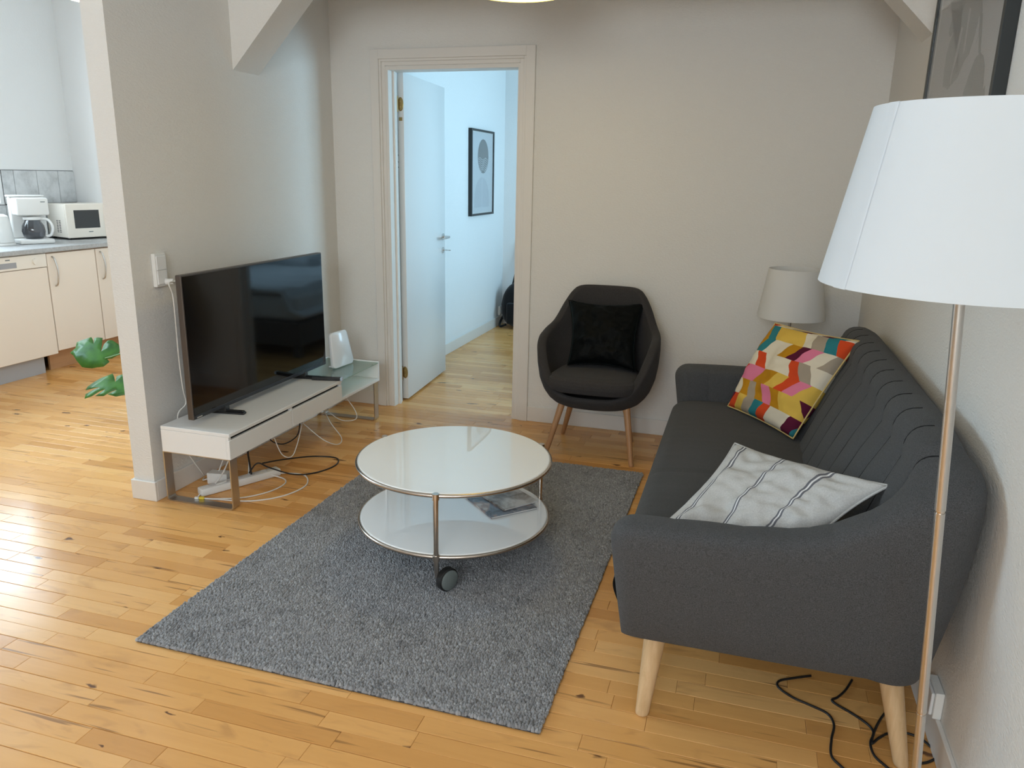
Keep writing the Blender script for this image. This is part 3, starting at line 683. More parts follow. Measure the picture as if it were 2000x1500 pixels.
# ================================================================== SOFA
sofa = thing('sofa', 'dark grey two seater sofa with channel stitched back and oak legs', 'sofa', (.15, 2.80, 0))
yn, yf, xb, Rc, xf = 1.885, 3.715, .497, .11, -.232
def interp(t, tab):
    for (a, va), (b, vb) in zip(tab, tab[1:]):
        if t <= b: 
            q = max(0, (t-a)/(b-a)); return va+(vb-va)*q
    return tab[-1][1]
A = xb-Rc-xf; Q4 = Rc*math.pi/2; B = yf-yn-2*Rc; TOT = 2*A+2*Q4+B
def path(s):
    if s > TOT/2:
        p, nv_, w_ = path(TOT-s); return Vector((p.x, yn+yf-p.y, 0)), Vector((nv_.x, -nv_.y, 0)), w_
    if s <= A: return Vector((xf+s, yn, 0)), Vector((0, -1, 0)), sstep(A-.12, A+Q4+.30, s)
    if s <= A+Q4:
        a_ = (s-A)/Rc; return Vector((xb-Rc+Rc*math.sin(a_), yn+Rc-Rc*math.cos(a_), 0)), Vector((math.sin(a_), -math.cos(a_), 0)), sstep(A-.12, A+Q4+.30, s)
    return Vector((xb, yn+Rc+s-A-Q4, 0)), Vector((1, 0, 0)), sstep(A-.12, A+Q4+.30, s)
def rim_z(s):
    s = min(s, TOT-s)
    return interp(s, [(0, .588), (.12, .597), (.27, .602), (.40, .612), (.50, .640), (.58, .690), (.65, .755), (.72, .815), (.80, .850), (.95, .862), (9, .864)])
IN = [(.10, (-.05, -.235)), (.28, (-.056, -.225)), (.5, (-.060, -.172)), (.7, (-.060, -.118)), (.85, (-.060, -.070))]
OUT = [(.80, (.064, .080)), (.62, (.062, .068)), (.42, (.056, .046)), (.22, (.044, .022)), (.07, (.034, .006)), (.0, (.020, -.006))]
SP = .1535
def profile(s):
    p, nv_, w_ = path(s); zr = rim_z(s); z0 = .252
    e = min(s, TOT-s)/.055; kk = math.sqrt(max(0, 1-(1-min(e, 1))**2))
    zr = zr-.06*(1-kk); th = .12+.88*kk
    u = (s-TOT/2)/SP+.5; cr = .55*abs(math.sin(math.pi*u))**.8+.45*abs(math.sin(math.pi*u))**.2
    pts = []
    lerp = lambda q: q[0]+(q[1]-q[0])*w_
    def put(o_, z, bo, bz):
        c_ = (1-cr)*.0085*kk
        o_ = o_*th; q = p+nv_*(o_+c_*bo); zz = z-c_*bz
        if abs(nv_.x*nv_.y) > 1e-4: q += nv_*((Rc+o_)*.30*sstep(-.09, .03, o_)*(2*abs(nv_.x*nv_.y))**1.3)
        fx = -.045*(zz-.25)/.3*max(0, 1-min(s, TOT-s)/.25)   # the arm fronts lean forward a little
        pts.append(Vector((q.x+fx+.012*0, q.y, zz)))
    for t_, v in IN: put(lerp(v), z0+(zr-z0)*t_, 1, 0)
    oi, oo = lerp(IN[-1][1]), lerp(OUT[0][1]); cz = z0+(zr-z0)*.86; c0 = (oi+oo)/2; ra = (oo-oi)/2; hb = zr-cz
    for k_ in range(1, 12):
        g = math.pi*(1-k_/12); ca_, sa_ = math.cos(g), math.sin(g)
        sup = lambda v: math.copysign(abs(v)**.8, v)
        put(c0+ra*sup(ca_), cz+hb*sup(sa_), max(0, -ca_)*.9, max(0, sa_)*.45*max(0, 1-max(0, ca_+.2)/.8))
    for t_, v in OUT: put(lerp(v), z0+(zr-z0)*t_, 0, 0)
    return pts
ss = sorted(set([0, .002, .006, .012, .02, .03, .042, .055]+[TOT-q for q in (0, .002, .006, .012, .02, .03, .042, .055)]+[.055+(TOT-.11)*i/900 for i in range(901)]))
G = [profile(s) for s in ss]; sh = MB().grid(G, flip=False)
b0 = len(G[0]); nS = len(ss)
sh.f += [tuple(range(b0)), tuple((nS-1)*b0+i for i in range(b0-1, -1, -1))]; sh.mi += [0, 0]
shell = sh.build('shell', M['sofa'], sofa, smooth=True, sharp=70)
M['groove_shade'] = mat('painted_groove_shade', (.020, .020, .021, 1), .9, spec=.1)  # dark tubes along the channels; the grooves' shade is put into their colour
k_ = -12
while k_ <= 12:
    sv = TOT/2+(k_-.5)*SP; k_ += 1
    if .09 < sv < TOT-.09: MB().tube([p for p in profile(sv)[1:(11 if A+.12 < sv < TOT-A-.12 else 8)]], .0026 if A+.12 < sv < TOT-A-.12 else .0018, 6, False, 2).build('seam', M['groove_shade'], shell, smooth=True)
# seat cushion
SEC = [(-.205, .250), (-.240, .285), (-.262, .335), (-.270, .375), (-.264, .405), (-.240, .428), (-.20, .440), (-.10, .447), (.02, .448), (.14, .444), (.24, .438), (.31, .430)]
SEC = [(v.x, v.z) for v in spline([(x, 0, z) for x, z in SEC], 4)]
P = []; ny_ = 90
for j in range(ny_+1):
    y = 1.935+(3.665-1.935)*j/ny_; e = min(j, ny_-j)/ny_*1.73; dr = .018*math.exp(-e/.03)
    gr = .010*math.exp(-((y-2.66)/.007)**2)
    P.append([Vector((x, y, z-(dr+gr)*sstep(.3, .42, z)+.004*noise.noise((x*5, y*4, 1))*sstep(.38, .44, z)+.0022*noise.noise((x*3, y*38, 4))*sstep(.4, .44, z))) for x, z in SEC])
MB().grid(P, flip=True).build('seat', M['seat'], sofa, smooth=True)
MB().box(-.195, .47, 1.875, 3.725, .246, .30, .006).build('base', M['rubber'], sofa)
for sx, sy, x0, y0, x1, y1 in ((0, 0, -.161, 1.888, -.142, 1.955), (1, 0, .505, 1.895, .455, 1.965), (0, 1, -.161, 3.712, -.142, 3.645), (1, 1, .505, 3.705, .455, 3.635)):
    mb = MB(); p0, p1 = Vector((x0, y0, .0005)), Vector((x1, y1, .2455)); d_ = p1-p0
    pr = [(0, .012), (.012, .0175), (.03, .019), (.5, .0255), (.97, .032), (1, .032)]
    rg = []
    for t_, r in pr: 
        c_ = p0+d_*t_; rg.append([c_+Vector((r*math.cos(q), r*math.sin(q), 0)) for q in [2*math.pi*k_/20 for k_ in range(20)]])
    for a_, b_ in zip(rg, rg[1:]): mb.add(a_+b_, [(k_, (k_+1) % 20, 20+(k_+1) % 20, 20+k_) for k_ in range(20)])
    mb.add(rg[0], [tuple(range(19, -1, -1))])
    mb.build('leg', M['legwood'], sofa, smooth=True, sharp=50)

# ================================================================== CUSHIONS
def pillow(name, label, cs, T, mt, n=36, pinch=.06, wr=.012, seed=0, fld=None, bendz=0):
    TL, TR, BR, BL = [Vector(c) for c in cs]
    cen = (TL+TR+BR+BL)/4; nrm = ((TR-BL).cross(TL-BR)).normalized()
    if nrm.y > 0 and name != 'x': pass
    def pos(u, v, side):
        a_, b_ = 2*u-1, 2*v-1
        a2 = a_*(1-pinch*(1-b_*b_)); b2 = b_*(1-pinch*(1-a_*a_))
        uu, v2 = (a2+1)/2, (b2+1)/2
        p = (BL*(1-uu)+BR*uu)*(1-v2)+(TL*(1-uu)+TR*uu)*v2
        t_ = T*((1-a_**2)*(1-b_**2))**.42
        edge = min(1-abs(a_), 1-abs(b_))
        wn = wr*noise.noise((u*4.5+seed, v*4.5, side*3+seed))*min(1, edge*6)+wr*.6*noise.noise((u*11+seed, v*11, side*5))*min(1, edge*5)
        q = p+nrm*side*(t_+wn*min(1, t_/T*2))
        if fld: q += fld(u, v)
        return q
    mb = MB(); uv = []; idx = {}
    vs = []; fs = []
    for side in (1, -1):
        for i in range(n+1):
            for j in range(n+1):
                on = i in (0, n) or j in (0, n)
                if side == -1 and on: idx[(side, i, j)] = idx[(1, i, j)]; continue
                idx[(side, i, j)] = len(vs); vs.append(pos(i/n, j/n, 0 if on else side)); uv.append((i/n, j/n))
        for i in range(n):
            for j in range(n):
                q = (idx[(side, i, j)], idx[(side, i+1, j)], idx[(side, i+1, j+1)], idx[(side, i, j+1)]); fs.append(q if side == 1 else q[::-1])
    mb.add(vs, fs); mb.uv = uv
    root = thing(name, label, 'cushion', (cen.x, cen.y, min(v.z for v in vs)))
    mb.build('cover', mt, root, smooth=True)
    ring = [vs[idx[(1, i, 0)]] for i in range(n)]+[vs[idx[(1, n, j)]] for j in range(n)]+[vs[idx[(1, n-i, n)]] for i in range(n)]+[vs[idx[(1, 0, n-j)]] for j in range(n)]
    MB().tube(ring, .0035, 6, True, 1).build('seam', mt if mt != M['pattern'] else mat('cream_seam', lin(205, 180, 120), .9), root, smooth=True)
    return root
pillow('cushion', 'square cushion with multicoloured chevron block print leaning on the sofa back', [(.157, 3.660, .830), (.458, 3.240, .852), (.252, 3.165, .448), (-.014, 3.530, .456)], .075, M['pattern'], seed=2, pinch=.04, wr=.018)
pillow('cushion', 'black velvet cushion standing in the armchair', [(-.915, 4.165, .795), (-.500, 4.180, .800), (-.497, 3.955, .472), (-.862, 3.955, .478)], .085, M['velvet'], seed=5, pinch=.13, wr=.018)
pillow('cushion', 'pale grey linen cushion with thin dark stripes slumped against the near sofa arm', [(.023, 2.50, .622), (.412, 2.07, .695), (.215, 1.985, .505), (-.165, 2.03, .500)], .045, M['stripe'], seed=9, pinch=.10, wr=.020, n=44)

# ================================================================== ARMCHAIR
cx, cy = -.703, 3.985
ch = thing('armchair', 'charcoal upholstered bucket armchair with tapered oak legs', 'armchair', (cx, cy, 0))
RIM = [(0, .880), (26, .880), (36, .872), (43, .84), (50, .785), (57, .725), (65, .685), (78, .665), (92, .648), (106, .615), (117, .555), (127, .475), (137, .405), (148, .368), (160, .358), (180, .356)]
SCL = [(.280, .60), (.295, .70), (.32, .79), (.36, .875), (.42, .945), (.50, .985), (.58, 1.0), (.66, .99), (.76, .955), (.88, .885)]
def cpt(ph, z, off):
    s_ = interp(z, SCL); ax_ = .322*s_-off; ay_ = (.262 if math.cos(ph) > 0 else .285)*s_-off
    e_ = 2/2.5; sx = math.copysign(abs(math.sin(ph))**e_, math.sin(ph)); sy = math.copysign(abs(math.cos(ph))**e_, math.cos(ph))
    return Vector((cx+ax_*sx, cy+ay_*sy+.09*max(0, z-.36)*max(0, sy), z))
G = []; nph = 180
def rimz(d_): 
    d_ = abs(d_)
    return sum(interp(min(180, max(0, abs(d_+k_))) if d_+k_ <= 180 else 360-(d_+k_), RIM)*w_ for k_, w_ in ((-5, .25), (0, .5), (5, .25)))
for i in range(nph):
    dd = -180+360*i/nph; ph = R(dd); zr = rimz(dd); lo = min(.37, zr-.035); th = .046; pr = []
    for k_ in range(6): pr.append(cpt(ph, lo+(zr-.022-lo)*k_/6, th))
    for k_ in range(0, 9):
        g = math.pi*(1-k_/8); pr.append(cpt(ph, zr-.022+.022*math.sin(g), th/2-th/2*math.cos(g)))
    for k_ in range(1, 13): pr.append(cpt(ph, zr-.022+(.282-(zr-.022))*k_/12, 0))
    q = pr[-1]; pr.append(Vector((cx+(q.x-cx)*.85, cy+(q.y-cy)*.85, .275))); pr.append(Vector((cx+(q.x-cx)*.3, cy+(q.y-cy)*.3, .272)))
    G.append(pr)
mb = MB().grid(G, closeu=True, flip=True); b0 = len(G[0]); mb.f.append(tuple(i*b0+b0-1 for i in range(nph))); mb.mi.append(0)
mb.build('shell', M['chairf'], ch, smooth=True)
pad = MB(); n = 64; rings = []
for sc_, z in ((0, .378), (.90, .378), (.97, .388), (1.0, .41), (1.0, .425), (.97, .443), (.90, .455), (.75, .462), (.4, .467), (0.001, .468)):
    ring = []
    for k_ in range(n):
        q = 2*math.pi*k_/n; e_ = 2/3.4; X = math.copysign(abs(math.cos(q))**e_, math.cos(q)); Y = math.copysign(abs(math.sin(q))**e_, math.sin(q))
        ring.append(Vector((cx+X*sc_*(.232-.028*Y), cy-.028+Y*sc_*.232, z)))
    rings.append(ring)
for a_, b_ in zip(rings, rings[1:]): pad.add(a_+b_, [(k_, (k_+1) % n, n+(k_+1) % n, n+k_) for k_ in range(n)])
pad.build('seat_pad', M['chairf'], ch, smooth=True)
for fx, fy, tx_, ty_ in ((-.932, 4.215, -.850, 4.12), (-.528, 4.205, -.580, 4.12), (-.936, 3.800, -.862, 3.865), (-.470, 3.800, -.520, 3.865)):
    mb = MB().rod((fx, fy, .0005), (fx+(tx_-fx)*.02, fy+(ty_-fy)*.02, .006), .0105, .0125).rod((fx+(tx_-fx)*.02, fy+(ty_-fy)*.02, .006), (tx_, ty_, .30), .0125, .019)
    mb.build('leg', M['chairwood'], ch, smooth=True, sharp=50)

# ================================================================== LAMPS
fl_ = thing('floor_lamp', 'tall floor lamp with brushed steel pole and large white shade', 'floor lamp', (.430, 1.42, 0))
lx = lambda z: .430-.0685*z
MB().lathe([(0, .0005), (.130, .0005), (.135, .004), (.135, .016), (.130, .021), (.02, .024), (.014, .045), (0, .045)], (.430, 1.42, 0), 56).build('base', M['steel'], fl_, smooth=True, sharp=40)
for z0, z1, r in ((.04, .487, .0082), (.492, .893, .0086), (.898, 1.48, .0090)): MB().rod((lx(z0), 1.42, z0), (lx(z1), 1.42, z1), r, n=20).build('pole', M['steel'], fl_, smooth=True, sharp=50)
for z in (.4895, .8955): MB().rod((lx(z-.003), 1.42, z-.003), (lx(z+.003), 1.42, z+.003), .0076, n=20).build('pole_joint', M['nickel'], fl_, smooth=True, sharp=50)
def cone_shade(mb, c, zb, zt, rb_, rt_, tilt, th=.0022, n=96, a0=0, a1=360, off=0):
    rows_ = []
    m_ = int(n*(a1-a0)/360)
    Tm = Matrix.Rotation(tilt, 3, 'Y')
    for r_, z in ((rb_+off, zb), (rt_+off, zt), (rt_+off-th, zt), (rb_+off-th, zb)):
        rows_.append([c+Tm @ Vector((r_*math.cos(R(a0+(a1-a0)*k_/m_)), r_*math.sin(R(a0+(a1-a0)*k_/m_)), z)) for k_ in range(m_+1)])
    rows_.append(rows_[0])
    return mb.grid(rows_, flip=True)
sc0 = Vector((lx(1.29), 1.42, 1.285)); tl = 0
shd = cone_shade(MB(), sc0, .004, .284, .219, .166, tl).build('shade', M['shade'], fl_, smooth=True, sharp=40)
cone_shade(MB(), sc0, .0035, .2845, .219, .166, tl, .0016, 192, 203, 211, .0012).build('shade_seam', M['shade'], shd, smooth=True, sharp=40)
rg_ = MB(); zz = 1.48
for a_ in (30, 150, 270): 
    rg_.rod((lx(zz), 1.42, zz), (lx(zz)+.176*math.cos(R(a_)), 1.42+.176*math.sin(R(a_)), zz+.01), .002, n=8)
rg_.build('shade_carrier', M['steel'], fl_)
MB().lathe([(0, 0), (.016, 0), (.018, .02), (.030, .06), (.03, .075), (.02, .098), (0, .105)], (lx(1.48), 1.42, 1.475), 24).build('bulb', M['whitegloss'], fl_, smooth=True)

st = thing('side_table', 'small round white side table in the corner behind the sofa', 'side table', (.25, 4.09, 0))
MB().lathe([(0, .43), (.205, .43), (.21, .435), (.21, .447), (.205, .45), (0, .45)], (.25, 4.09, 0), 48).build('top', M['white'], st, smooth=True, sharp=40)
MB().rod((.25, 4.09, .02), (.25, 4.09, .43), .018).build('column', M['white'], st, smooth=True, sharp=40)
MB().lathe([(0, .0005), (.14, .0005), (.14, .012), (.02, .02), (0, .02)], (.25, 4.09, 0), 40).build('foot', M['white'], st, smooth=True, sharp=40)
tl_ = thing('table_lamp', 'small table lamp with off white shade in the corner behind the sofa', 'table lamp', (.247, 4.12, .4505))
MB().lathe([(0, .451), (.075, .451), (.078, .456), (.072, .466), (.012, .474), (0, .474)], (.247, 4.12, 0), 40).build('base', M['steel'], tl_, smooth=True, sharp=40)
MB().rod((.247, 4.12, .47), (.247, 4.12, .90), .0075, n=16).build('stem', M['steel'], tl_, smooth=True, sharp=40)
cone_shade(MB(), Vector((.247, 4.12, .786)), 0, .245, .165, .128, 0, .002).build('shade', M['shade2'], tl_, smooth=True, sharp=40)
mb = MB()
for a_ in (0, 120, 240): mb.rod((.247, 4.12, .90), (.247+.145*math.cos(R(a_)), 4.12+.145*math.sin(R(a_)), .905), .0016, n=6)
mb.build('shade_carrier', M['steel'], tl_)
MB().lathe([(0, 0), (.014, 0), (.016, .02), (.028, .05), (.026, .07), (0, .085)], (.247, 4.12, .90), 20).build('bulb', M['whitegloss'], tl_, smooth=True)

def pendant(label, c, a_, cz, m_):
    t = thing('pendant_lamp', label, 'ceiling lamp', (c[0], c[1], c[2]), 0, 'hanging dome lamps')
    MB().lathe([(.0005, -.012), (a_*.4, -.0105), (a_*.75, -.006), (a_, 0), (.0005, .002)], c, 48).build('diffuser', m_, t, smooth=True, sharp=60)
    MB().lathe([(1.0*a_+.001, -.002), (1.03*a_, -.002), (1.03*a_, .01)]+[(1.03*a_*math.cos(R(q)), .01+cz*1.03*math.sin(R(q))) for q in range(6, 81, 6)]+[(.02, .01+cz*1.03)], c, 48).build('dome', M['plastic'], t, smooth=True, sharp=60)
    MB().rod((c[0], c[1], c[2]+cz*.97), (c[0], c[1], c[2]+cz+.05), a_*.2, a_*.1).build('cap', M['plastic'], t, smooth=True, sharp=40)
    MB().rod((c[0], c[1], c[2]+cz+.05), (c[0], c[1], ZC-.03), .003, n=8).build('cord', M['cablew'], t)
    MB().rod((c[0], c[1], ZC-.03), (c[0], c[1], ZC-.0005), .045).build('ceiling_rose', M['plastic'], t, smooth=True, sharp=40)
pendant('lit dome pendant lamp with a warm yellow underside above the coffee table', (-.951, 3.2, 2.157), .20, .148, M['bulb'])
pendant('lit dome pendant lamp with a white underside in the kitchen', (-3.74, 4.0, 2.40), .17, .12, M['bulbk'])

# ================================================================== PICTURES
def flatpoly(pts3, m_, name, parent, nrm, th=.0006):
    """thin printed shape from an outline of 3D points"""
    b = bmesh.new(); vs = [b.verts.new(p) for p in pts3]; f = b.faces.new(vs); bmesh.ops.triangulate(b, faces=[f]); b.normal_update()
    mb = MB(); v = [Vector(x.co) for x in b.verts]; b.verts.index_update(); fs = [[q.index for q in f_.verts] for f_ in b.faces]; b.free()
    n_ = len(v); nrm = Vector(nrm); mb.add(v+[p+nrm*th for p in v], fs+[[i+n_ for i in f_][::-1] for f_ in fs]+[(i, (i+1) % n_, n_+(i+1) % n_, n_+i) for i in range(n_)])
    return mb.build(name, m_, parent)
def frame_x(name, label, x, sgn, y0, y1, z0, z1, w_, d_, mf, mp, mount):
    """frame hanging on a wall x = const, sgn = direction into the room"""
    t = thing(name, label, 'picture', (x, (y0+y1)/2, z0))
    a_, b_ = sorted((x+sgn*.0005, x+sgn*d_))
    for (p, q, r_, s_) in ((y0, y0+w_, z0, z1), (y1-w_, y1, z0, z1), (y0+w_, y1-w_, z0, z0+w_), (y0+w_, y1-w_, z1-w_, z1)):
        MB().box(a_, b_, p, q, r_, s_, .001).build('frame_bar', mf, t)
    xm = x+sgn*(d_-.012)
    a_, b_ = sorted((xm, x+sgn*.001)); pp = MB().box(a_, b_, y0+w_, y1-w_, z0+w_, z1-w_).build('mount', M['mount'], t)
    a_, b_ = sorted((xm+sgn*.0002, xm+sgn*.0008)); pr = MB().box(a_, b_, y0+w_+mount, y1-w_-mount, z0+w_+mount, z1-w_-mount).build('print', mp, t)
    a_, b_ = sorted((xm+sgn*.006, xm+sgn*.008)); MB().box(a_, b_, y0+w_, y1-w_, z0+w_, z1-w_).build('pane', M['pane'], t)
    return t, pr, xm+sgn*.0009
def unx(px, py, X):
    d_ = fw+rt*((px-1000)/1508)-up*((py-750)/1508); return Vector((X, d_.y*X/d_.x, HC+d_.z*X/d_.x))
t, pr, xp = frame_x('framed_print', 'large black framed leaf print on the wall above the sofa', XR, -1, 2.388, 3.312, 1.27, 2.57, .026, .034, M['blacksatin'], M['paper'], .03)
def c6(x, y): return unx(1660+x*.17, y*.17, xp)
big = [(1160, 0), (1200, 40), (1290, 0), (1520, 0), (1525, 130), (1490, 180), (1430, 420), (1370, 620), (1300, 720), (1230, 900), (1150, 990), (1120, 1035), (1095, 1000), (1065, 1000), (1085, 800), (1110, 620), (1150, 480), (1205, 340), (1150, 430), (1135, 380), (1160, 270), (1210, 160), (1300, 50), (1190, 130), (1170, 60)]
ext = [c6(*q) for q in big]
def leafshape(pts): return flatpoly(pts, M['leafink'], 'leaf_print', pr, (-1, 0, 0))
leafshape(ext)
def lz(y, z): return Vector((xp, y, z))
for q in ([(1380, 90), (1398, 95), (1330, 560), (1300, 640), (1310, 560)], [(1285, 310), (1305, 320), (1240, 640), (1150, 970), (1160, 880), (1215, 640)], [(1485, 200), (1500, 200), (1480, 420), (1440, 520)]):
    flatpoly([c6(*k_)+Vector((-.0008, 0, 0)) for k_ in q], M['paper'], 'leaf_gap', pr, (-1, 0, 0))
flatpoly([c6(*k_) for k_ in ((1500, 150), (1530, 150), (1500, 610), (1475, 615))], M['leafink2'], 'leaf_stalk', pr, (-1, 0, 0))
flatpoly([c6(*k_) for k_ in ((1500, 600), (1535, 640), (1550, 760), (1525, 1040), (1555, 980), (1540, 1170), (1520, 1400), (1400, 1700), (1300, 1500), (1280, 1180), (1310, 1040), (1370, 860), (1440, 670))], M['leafink2'], 'leaf_print', pr, (-1, 0, 0))
# upper part of the leaf, beyond the frame's visible strip
flatpoly([lz(y, z) for y, z in ((3.20, 2.06), (2.93, 2.04), (2.66, 2.06), (2.56, 2.18), (2.60, 2.30), (2.72, 2.36), (2.84, 2.40), (2.98, 2.38), (3.12, 2.30), (3.20, 2.18))], M['leafink'], 'leaf_print', pr, (-1, 0, 0))

t, pr, xp = frame_x('framed_print', 'narrow black framed print with a grey disc on the bedroom wall', -2.33, 1, 6.43, 7.04, 1.112, 1.840, .018, .034, M['blacksatin'], M['paper2'], .012)
dc = Vector((xp, 6.755, 1.618)); r = .145
flatpoly([dc+Vector((0, r*math.cos(2*math.pi*k_/40), r*math.sin(2*math.pi*k_/40))) for k_ in range(40)], M['ink2'], 'disc_print', pr, (1, 0, 0))
for i in range(7):
    z = -.02-i*.016; hw = math.sqrt(max(0, r*r-z*z))*.92
    top = [Vector((.0008, -hw+2*hw*k_/12, z+.010*math.sin(k_*.9+i*.5))) for k_ in range(13)]
    flatpoly([dc+p for p in top]+[dc+p-Vector((0, 0, .0045)) for p in reversed(top)], M['paper2'], 'line_print', pr, (1, 0, 0))
arc = [Vector((0, .20*math.cos(R(q)), .20*math.sin(R(q)))) for q in range(0, 181, 12)]
bc = Vector((xp, 6.725, 1.24))
flatpoly([bc+p for p in arc]+[bc+Vector((0, -.20, -.06)), bc+Vector((0, .20, -.06))], M['ink3'], 'arch_print', pr, (1, 0, 0))
flatpoly([bc+Vector((.0008, a_, b_)) for a_, b_ in ((-.006, -.06), (.006, -.06), (.006, .19), (-.006, .19))], M['paper2'], 'line_print', pr, (1, 0, 0))

# ================================================================== KITCHEN
kx = -4.762
wt = MB().box(-5.388, -4.742, 1.6, 5.297, .868, .903, .006, 2)
tag(wt.build('worktop', M['worktop'], loc=(-5.07, 3.4, .868)), 'grey laminate kitchen worktop along the tiled wall', 'worktop')
dw = thing('dishwasher', 'cream dishwasher with control panel under the kitchen worktop', 'dishwasher', (-5.07, 4.05, 0))
MB().box(-5.36, kx-.022, 3.752, 4.348, .135, .866).build('body', M['appl'], dw)
MB().box(kx-.0215, kx, 3.754, 4.345, .135, .765, .003).build('door', M['cream'], dw)
cp = MB().box(kx-.0215, kx+.004, 3.754, 4.345, .769, .862, .004, 2).build('control_panel', M['appl'], dw)
MB().box(kx+.0042, kx+.006, 3.96, 4.10, .785, .822, .0008).build('grip_shade', mat('painted_grip_shade', (.35, .35, .36, 1), .4), cp)  # raised grey plate; the recess's shade is put into its colour
MB().rod((kx+.0042, 4.245, .815), (kx+.016, 4.245, .815), .021, .019, 28).build('program_dial', M['appl'], cp, smooth=True, sharp=40)
MB().box(kx+.0042, kx+.0048, 4.02, 4.055, .838, .845).build('logo', M['greyplast'], cp)
MB().box(-4.86, -4.826, 3.752, 4.272, .0005, .1345).build('plinth', M['greyplinth'], dw)
def cabinet(label, y0, y1, hy):
    t = thing('base_cabinet', label, 'cabinet', (-5.07, (y0+y1)/2, 0), 0, 'cream base cabinets')
    MB().box(-5.36, kx-.022, y0, y1, .15, .866).build('carcass', M['white'], t)
    d_ = MB().box(kx-.0195, kx, y0+.0035, y1-.0035, .153, .858, .0025).build('door', M['cream'], t)
    MB().box(kx-.0215, kx-.0198, y0+.001, y1-.001, .151, .862).build('door_edging', M['plinthwood'], t)
    MB().tube([(kx, hy, .835), (kx+.022, hy+.002, .815), (kx+.034, hy+.006, .73), (kx+.022, hy+.004, .645), (kx, hy+.002, .625)], .0062, 10).build('handle', M['steel'], d_, smooth=True)
    MB().box(-4.88, -4.862, y0, y1, .0005, .1495).build('plinth', M['plinthwood'], t)
cabinet('cream base cabinet with a bow handle, next to the dishwasher', 4.350, 4.790, 4.395)
cabinet('cream base cabinet with a bow handle in the kitchen corner', 4.792, 5.296, 4.835)
t = thing('base_cabinet', 'cream base cabinet left of the dishwasher', 'cabinet', (-5.07, 3.2, 0), 0, 'cream base cabinets')
MB().box(-5.36, kx-.022, 2.4, 3.748, .15, .866).build('carcass', M['white'], t)
for a_, b_ in ((2.403, 3.072), (3.076, 3.745)): 
    d_ = MB().box(kx-.0195, kx, a_, b_, .153, .858, .0025).build('door', M['cream'], t)
MB().box(-4.88, -4.862, 2.4, 3.748, .0005, .1495).build('plinth', M['plinthwood'], t)
# microwave
Q = Matrix.Translation((-5.095, 4.885, .9035)) @ Matrix.Rotation(R(74), 4, 'Z')     # local x along the front, +y into the depth
mw = thing('microwave', 'cream microwave oven with dark window in the kitchen corner', 'microwave', (-5.1, 5.0, .9035))
MB().box(0, .405, .022, .285, .016, .275, .006, 2, Q).build('body', M['appl'], mw)
dr = MB().box(0, .405, 0, .0215, .014, .278, .006, 2, Q).build('door', M['appl'], mw)
MB().box(.060, .262, -.0015, 0, .088, .228, .0006, 1, Q).build('window', M['dglass'], dr)
MB().box(.300, .395, -.0012, 0, .03, .262, .0005, 1, Q).build('control_panel', M['cream'], dr)
MB().box(.165, .200, -.0008, 0, .055, .062, 0, 1, Q).build('logo', M['greyplast'], dr)
for r0 in (.095, .130):
    for i in range(8): MB().box(-.0012, .0004, r0, r0+.022, .055+i*.0125, .060+i*.0125, 0, 1, Q).build('vent_slot', M['dark'], mw)
for fx, fy in ((.03, .05), (.37, .05), (.03, .26), (.37, .26)): MB().rod(Q @ Vector((fx, fy, .0005)), Q @ Vector((fx, fy, .0165)), .012).build('foot', M['rubber'], mw)
# coffee maker
Q = Matrix.Translation((-5.105, 4.575, .9035)) @ Matrix.Rotation(R(62), 4, 'Z')      # local -y faces the room
cm = thing('coffee_maker', 'white filter coffee maker with glass carafe on the worktop', 'coffee maker', (-5.1, 4.57, .9035))
MB().box(-.115, .115, -.11, .11, .0005, .035, .012, 3, Q).build('base', M['plastic'], cm, smooth=True, sharp=40)
MB().box(-.115, .115, .045, .11, .0355, .335, .012, 3, Q).build('water_tank', M['plastic'], cm, smooth=True, sharp=40)
hd = MB().box(-.105, .108, -.085, .06, .205, .332, .014, 3, Q).build('filter_head', M['plastic'], cm, smooth=True, sharp=40)
MB().box(-.122, .115, .03, .116, .3355, .348, .005, 2, Q).build('lid', M['plastic'], cm, smooth=True, sharp=40)
MB().box(.055, .085, -.0862, -.085, .30, .306, 0, 1, Q).build('logo', M['greyplast'], hd)
cf = MB().lathe([(0, .037), (.055, .037), (.068, .05), (.078, .09), (.072, .13), (.052, .165), (.05, .175)], Q @ Vector((0, -.035, 0)), 40).build('carafe', M['carafe'], cm, smooth=True)
MB().lathe([(.052, .172), (.060, .176), (.060, .192), (.02, .20), (0, .20)], Q @ Vector((0, -.035, 0)), 40).build('carafe_lid', M['plastic'], cf, smooth=True, sharp=40)
MB().tube([Q @ Vector(p) for p in ((.050, -.060, .180), (.090, -.085, .172), (.112, -.098, .12), (.098, -.088, .065), (.07, -.072, .055))], .010, 10).build('carafe_handle', M['plastic'], cf, smooth=True)
